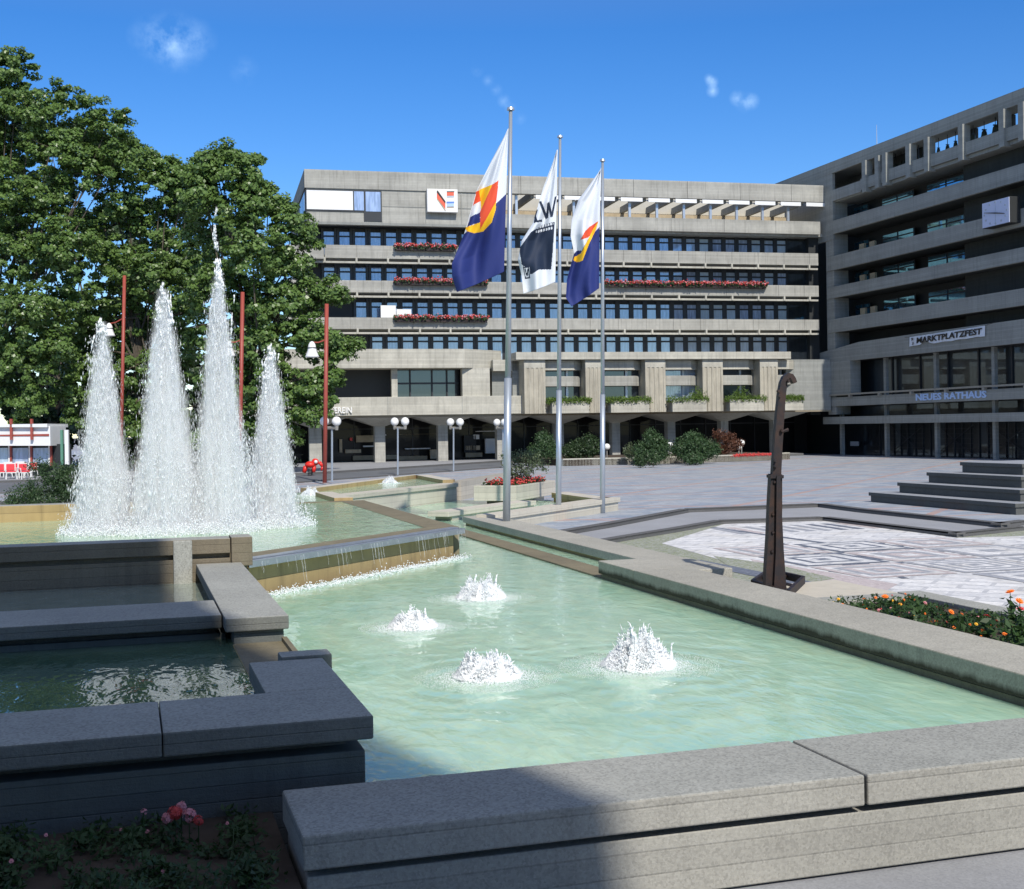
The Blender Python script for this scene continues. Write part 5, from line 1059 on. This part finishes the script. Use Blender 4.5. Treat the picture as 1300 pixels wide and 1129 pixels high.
tree('dark tree filling the gap behind the left trees', gd(60,594,116), 116, [(150,200,34),(100,190,34),(60,170,40),(10,160,40),(210,250,34),(250,270,36),(300,300,40),(350,330,34),(150,300,50),(50,240,50),(250,360,50),(320,400,45),(370,400,34),(320,480,40),(300,540,34),(200,340,50),(60,330,50),(110,300,40),(20,300,50),(160,380,50),(60,430,50),(120,450,50),(200,430,45),(250,480,40),(0,480,40),(230,530,36),(170,540,36),(110,540,36),(-20,520,40),(20,520,30),(-40,400,50),(60,520,30),(-60,560,40)], leafsize=.5, seed=4, mat='leaf_dark', dens=.32, name='background_tree')
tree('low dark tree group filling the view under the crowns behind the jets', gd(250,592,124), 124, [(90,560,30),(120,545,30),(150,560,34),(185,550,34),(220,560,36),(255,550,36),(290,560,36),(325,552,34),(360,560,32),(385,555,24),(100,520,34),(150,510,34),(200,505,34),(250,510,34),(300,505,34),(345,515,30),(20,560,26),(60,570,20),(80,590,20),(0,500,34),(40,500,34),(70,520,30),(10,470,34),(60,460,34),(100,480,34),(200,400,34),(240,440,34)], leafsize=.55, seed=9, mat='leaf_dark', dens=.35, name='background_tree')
# background hedge under the trees
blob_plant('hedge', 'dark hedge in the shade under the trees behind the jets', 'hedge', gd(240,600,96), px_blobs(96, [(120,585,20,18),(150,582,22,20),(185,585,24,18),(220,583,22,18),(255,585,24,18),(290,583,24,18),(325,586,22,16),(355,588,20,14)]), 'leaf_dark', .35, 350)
# ================================================================== LEFT PAVILION AND CHAIRS
PVd = 86.
pv = thing('pavilion', 'white cafe pavilion with red posts behind the trees at the left edge', 'building', tuple(gd(20,600,PVd)))
def gbox(b, x0, x1, y0, y1, d, th, mi=None):
    A = gd(x0, y1, d); B = gd(x1, y1, d); z1 = gd(x0, y0, d).z; f = Vector((fx,fy,0))*th
    b.add([A, B, B+f, A+f]+[Vector((p.x,p.y,z1)) for p in (A, B, B+f, A+f)], [(3,2,1,0),(4,5,6,7),(0,1,5,4),(1,2,6,5),(2,3,7,6),(3,0,4,7)], mi)
b = MB(); gbox(b,-60,64,543,566,PVd,3); b.build('fascia', 'white_panel', pv); b = MB(); gbox(b,-60,90,566,606,PVd+1.2,.2); b.build('wall', 'dark_frame', pv)
b = MB(); gbox(b,-60,60,540,542.5,PVd-.3,4); b.build('roof_edge', 'white_panel', pv); b = MB(); gbox(b,-60,62,553,553.8,PVd-.05,.05); b.build('red_line', 'red_paint', pv)
for x in (-12,12.5,38.5):
    b = MB(); gbox(b,x,x+2.8,532,558.5,PVd-.3,.2); b.build('post', 'red_paint', pv)
for x in (-14,10.5,36.5,61.5):
    b = MB(); gbox(b,x,x+2,566,592,PVd+.9,.2); b.build('window_post', 'white_panel', pv); b = MB(); gbox(b,x+2,x+4.2,566,592,PVd+.85,.2); b.build('window_post', 'red_paint', pv)
for x0, x1 in ((-10,10),(16,36),(42,61)):
    b = MB(); gbox(b,x0,x1,569,589,PVd+1.0,.1); b.build('window', 'window_glass', pv)
b = MB(); gbox(b,-60,40,589.5,592,PVd+.8,.2); b.build('sill', 'white_panel', pv)
b = MB(); gbox(b,77,80,546,590,PVd,.2); b.build('glass_panel', 'green_glass', pv); b = MB(); gbox(b,82.5,87,546,590,PVd,.2); b.build('end_post', 'white_panel', pv)
chairs = []
def chair(par=None):
    t_ = thing('cafe_chair', 'x', 'chair', (0,0,0), 'white cafe chairs by the pavilion')
    b = MB(); b.box(-.24,.24,-.22,.24,.42,.46); b.build('seat', 'white_paint', t_)
    b = MB(); b.box(-.2,.2,-.2,.2,.465,.53); b.box(-.2,.2,.13,.19,.56,.88); b.build('cushion', 'cushion_red', t_, bevel=.02)
    b = MB(); b.box(-.25,.25,.20,.24,.46,.92); b.build('backrest', 'white_paint', t_)
    for sx in (-1,1):
        for sy in (-1,1): b = MB(); b.tube((sx*.22,sy*.2,.43),(sx*.25,sy*.24,0),.025,.02,6); b.build('leg', 'white_paint', t_)
        b = MB(); b.path([(sx*.26,-.2,.43),(sx*.28,-.2,.66),(sx*.26,.22,.68)],[.022,.022,.022],5); b.build('armrest', 'white_paint', t_)
    return t_
c0 = None
for k_, (x, y, a, l) in enumerate(((1,612,.3,'white cafe chair with red cushion cut by the left photo edge'),(8,609,3.6,'white cafe chair with red cushion, second from the left edge'),(14,612,.2,'white cafe chair with red cushion in the middle of the row, third from the left'),(22,611,-.4,'white cafe chair with red cushion, fourth from the left'),(28,608,2.8,'white cafe chair with red cushion, fifth from the left and turned round'),(31,612,.5,'white cafe chair with red cushion, sixth from the left'),(40,610,-.7,'white cafe chair at the right end of the row before the shrub'),(52,606,.4,'white cafe chair with red cushion seen through the shrub tips'))):
    v = gz(x, y-1, .33); s_ = 1.25
    if c0 is None: c0 = chair(); o = c0; o.location = v; o['label'] = l
    else: o = copy_tree(c0, v, l)
    o.rotation_euler = (0,0,a+PI*0); o.scale = (s_,s_,s_)
# red spring rider
v = gz(394, 604, .33); d = v.x*fx+v.y*fy; rd = thing('spring_rider', 'bright red rocking animal with a white ear spot on a spring beside the red pole', 'playground toy', tuple(v)); c = gd(394, 590, d)
b = MB(); b.ball(c, .36, 14, sz=.62); b.ball(c+Vector((rx,ry,.5))*.32, .24, 12); b.path([c+Vector((rx*.6,ry*.6,.15)), c+Vector((rx*.8,ry*.8,-.15)), c+Vector((rx*.7,ry*.7,-.4))],[.12,.09,.06],8); b.tube(c+Vector((-rx*.3,-ry*.3,-.1)), c+Vector((-rx*.42,-ry*.42,-.52)), .15,.13,8); b.tube(c+Vector((rx*.25,ry*.25,-.1)), c+Vector((rx*.2,ry*.2,-.5)), .14,.12,8); b.build('body', 'bright_red', rd, smooth=True)
b = MB(); e = c+Vector((rx,ry,.45))*.40-Vector((fx,fy,0))*.24; b.ball(e, .12, 10); b.build('ear_spot', 'white_paint', rd, smooth=True)
b = MB(); pts = [Vector((v.x+.16*math.cos(i*.7), v.y+.16*math.sin(i*.7), v.z+i*(c.z-.28-v.z)/40)) for i in range(41)]; b.path(pts, [.03]*41, 5); b.build('spring', 'dark_frame', rd)
# ================================================================== SHADE BLOCK (unseen, added behind the camera to throw shade over the left basins)
NB = thing('shade_block', 'unseen tall plain block added behind the viewer to shade the left basins', 'building', (-14,-24,0))
hN = 24.; el = math.radians(42); off = (hN-1.0)/math.tan(el)
def unsh(x, y): return (x+off*.035, y-off)
b = MB(); b.prism([unsh(3.15,7.2), unsh(.95,16.), unsh(.62,21.6), unsh(.45,23.2), unsh(-40,23.2), unsh(-40,-10), unsh(6.,-10)], 0, hN); b.build('wall', 'shade_block_concrete', NB)
b = MB()
for i in range(6):
    for j in range(9):
        x, y = unsh(-3-i*5.0, 24.5); b.box(x-1.1, x+1.1, y, y+.05, 2+j*2.4, 3.6+j*2.4)
b.build('windows', 'window_glass', NB)
# ================================================================== WORLD, SUN, CAMERA
W = bpy.data.worlds.new('World'); SC.world = W; W.use_nodes = True; nt = W.node_tree; N = nt.nodes; Lk = nt.links; bg = N['Background']
sky = N.new('ShaderNodeTexSky'); sky.sky_type = 'NISHITA'; sky.sun_disc = False; sky.sun_elevation = el
az = math.atan2(.035, -1)    # direction towards the sun in plan: (+.035, -1)
sky.sun_rotation = math.pi/2-math.atan2(-1., .035); sky.air_density = 1.; sky.dust_density = .1; sky.ozone_density = 4.; sky.altitude = 300
hs_ = N.new('ShaderNodeHueSaturation'); hs_.inputs['Saturation'].default_value = 1.34; hs_.inputs['Hue'].default_value = .511; Lk.new(sky.outputs[0], hs_.inputs['Color'])
g = N.new('ShaderNodeTexCoord')
def wn(op, a, b_=None):
    m = N.new('ShaderNodeMath'); m.operation = op
    for i, v in ((0,a),(1,b_)):
        if v is None: continue
        if hasattr(v,'links'): Lk.new(v, m.inputs[i])
        else: m.inputs[i].default_value = v
    return m.outputs[0]
gs = N.new('ShaderNodeSeparateXYZ'); Lk.new(g.outputs['Generated'], gs.inputs[0]); mr = N.new('ShaderNodeMapRange'); mr.inputs[1].default_value = .30; mr.inputs[2].default_value = .75; mr.inputs[3].default_value = 1.34; mr.inputs[4].default_value = .45; Lk.new(gs.outputs[2], mr.inputs[0]); Lk.new(mr.outputs[0], hs_.inputs['Saturation'])
noi = N.new('ShaderNodeTexNoise'); noi.inputs['Scale'].default_value = 55; noi.inputs['Detail'].default_value = 6; noi.inputs['Roughness'].default_value = .6; Lk.new(g.outputs['Generated'], noi.inputs['Vector'])
acc = None
def wisp(x, y, r, amp):
    global acc
    d = Vector(ray(x, y)).normalized(); vd = N.new('ShaderNodeVectorMath'); vd.operation = 'DISTANCE'; Lk.new(g.outputs['Generated'], vd.inputs[0]); vd.inputs[1].default_value = d
    f = wn('POWER', wn('MAXIMUM', wn('SUBTRACT', 1., wn('MULTIPLY', vd.outputs['Value'], 1600/(r*1.0))), 0.), 1.2); f = wn('MULTIPLY', f, amp)
    acc = f if acc is None else wn('ADD', acc, f)
for w_ in ((222,54,40,.8),(192,48,30,.55),(250,50,26,.5),(215,62,24,.5),(900,100,7,.8),(904,104,9,1.1),(905,116,9,1.1),(936,125,11,1.1),(953,129,12,1.1),(945,130,14,.6),(640,128,10,.6),(630,114,9,.55),(620,103,9,.45),(606,90,9,.35),(648,138,9,.6),(660,150,10,.3),(310,90,20,.35)): wisp(*w_)
cl = wn('MULTIPLY', acc, wn('MAXIMUM', wn('MULTIPLY', wn('SUBTRACT', noi.outputs['Fac'], .36), 2.6), 0.)); cl = wn('MINIMUM', wn('MULTIPLY', cl, .42), .4)
mx = N.new('ShaderNodeMix'); mx.data_type = 'RGBA'; Lk.new(cl, mx.inputs[0]); Lk.new(hs_.outputs[0], mx.inputs[6]); mx.inputs[7].default_value = (6.5,9.,11.,1); Lk.new(mx.outputs[2], bg.inputs['Color']); bg.inputs['Strength'].default_value = .122
sd = bpy.data.lights.new('sun', 'SUN'); sd.energy = 3.5; sd.angle = math.radians(.6); sd.color = (1., .94, .85); so = bpy.data.objects.new('sun', sd); COL.objects.link(so)
D = Vector((.035*math.cos(el), -math.cos(el), math.sin(el))); so.rotation_euler = D.to_track_quat('Z', 'Y').to_euler(); so.location = (0,-20,60)
cd = bpy.data.cameras.new('camera'); cam = bpy.data.objects.new('camera', cd); COL.objects.link(cam); SC.camera = cam
cd.sensor_fit = 'HORIZONTAL'; cd.sensor_width = 36; cd.lens = F/1300*36; cd.shift_x = 0; cd.shift_y = -(1129/2-PY)/1300; cd.clip_end = 5000; cd.clip_start = .1
fw = Vector((fx, fy, 0)); rt = Vector((rx, ry, 0)); up = Vector((0,0,1))
r2 = rt*math.cos(RO)-up*math.sin(RO)*-1*-1; r2 = rt*math.cos(RO)-up*math.sin(RO); u2 = rt*math.sin(RO)+up*math.cos(RO)
mw = Matrix((r2, u2, -fw)).transposed().to_4x4(); mw.translation = Vector((0,0,H)); cam.matrix_world = mw
vs = SC.view_settings; SC.display_settings.display_device = 'sRGB'; vs.view_transform = 'Standard'; vs.look = 'None'; vs.exposure = .3; vs.gamma = 1.; vs.use_curve_mapping = False
SC.cycles.transparent_max_bounces = 40; SC.cycles.max_bounces = 7; SC.cycles.volume_bounces = 8; SC.cycles.volume_step_rate = .6; SC.cycles.volume_max_steps = 256; SC.cycles.diffuse_bounces = 5
for o in bpy.data.objects:
    if '_w' in o: del o['_w']
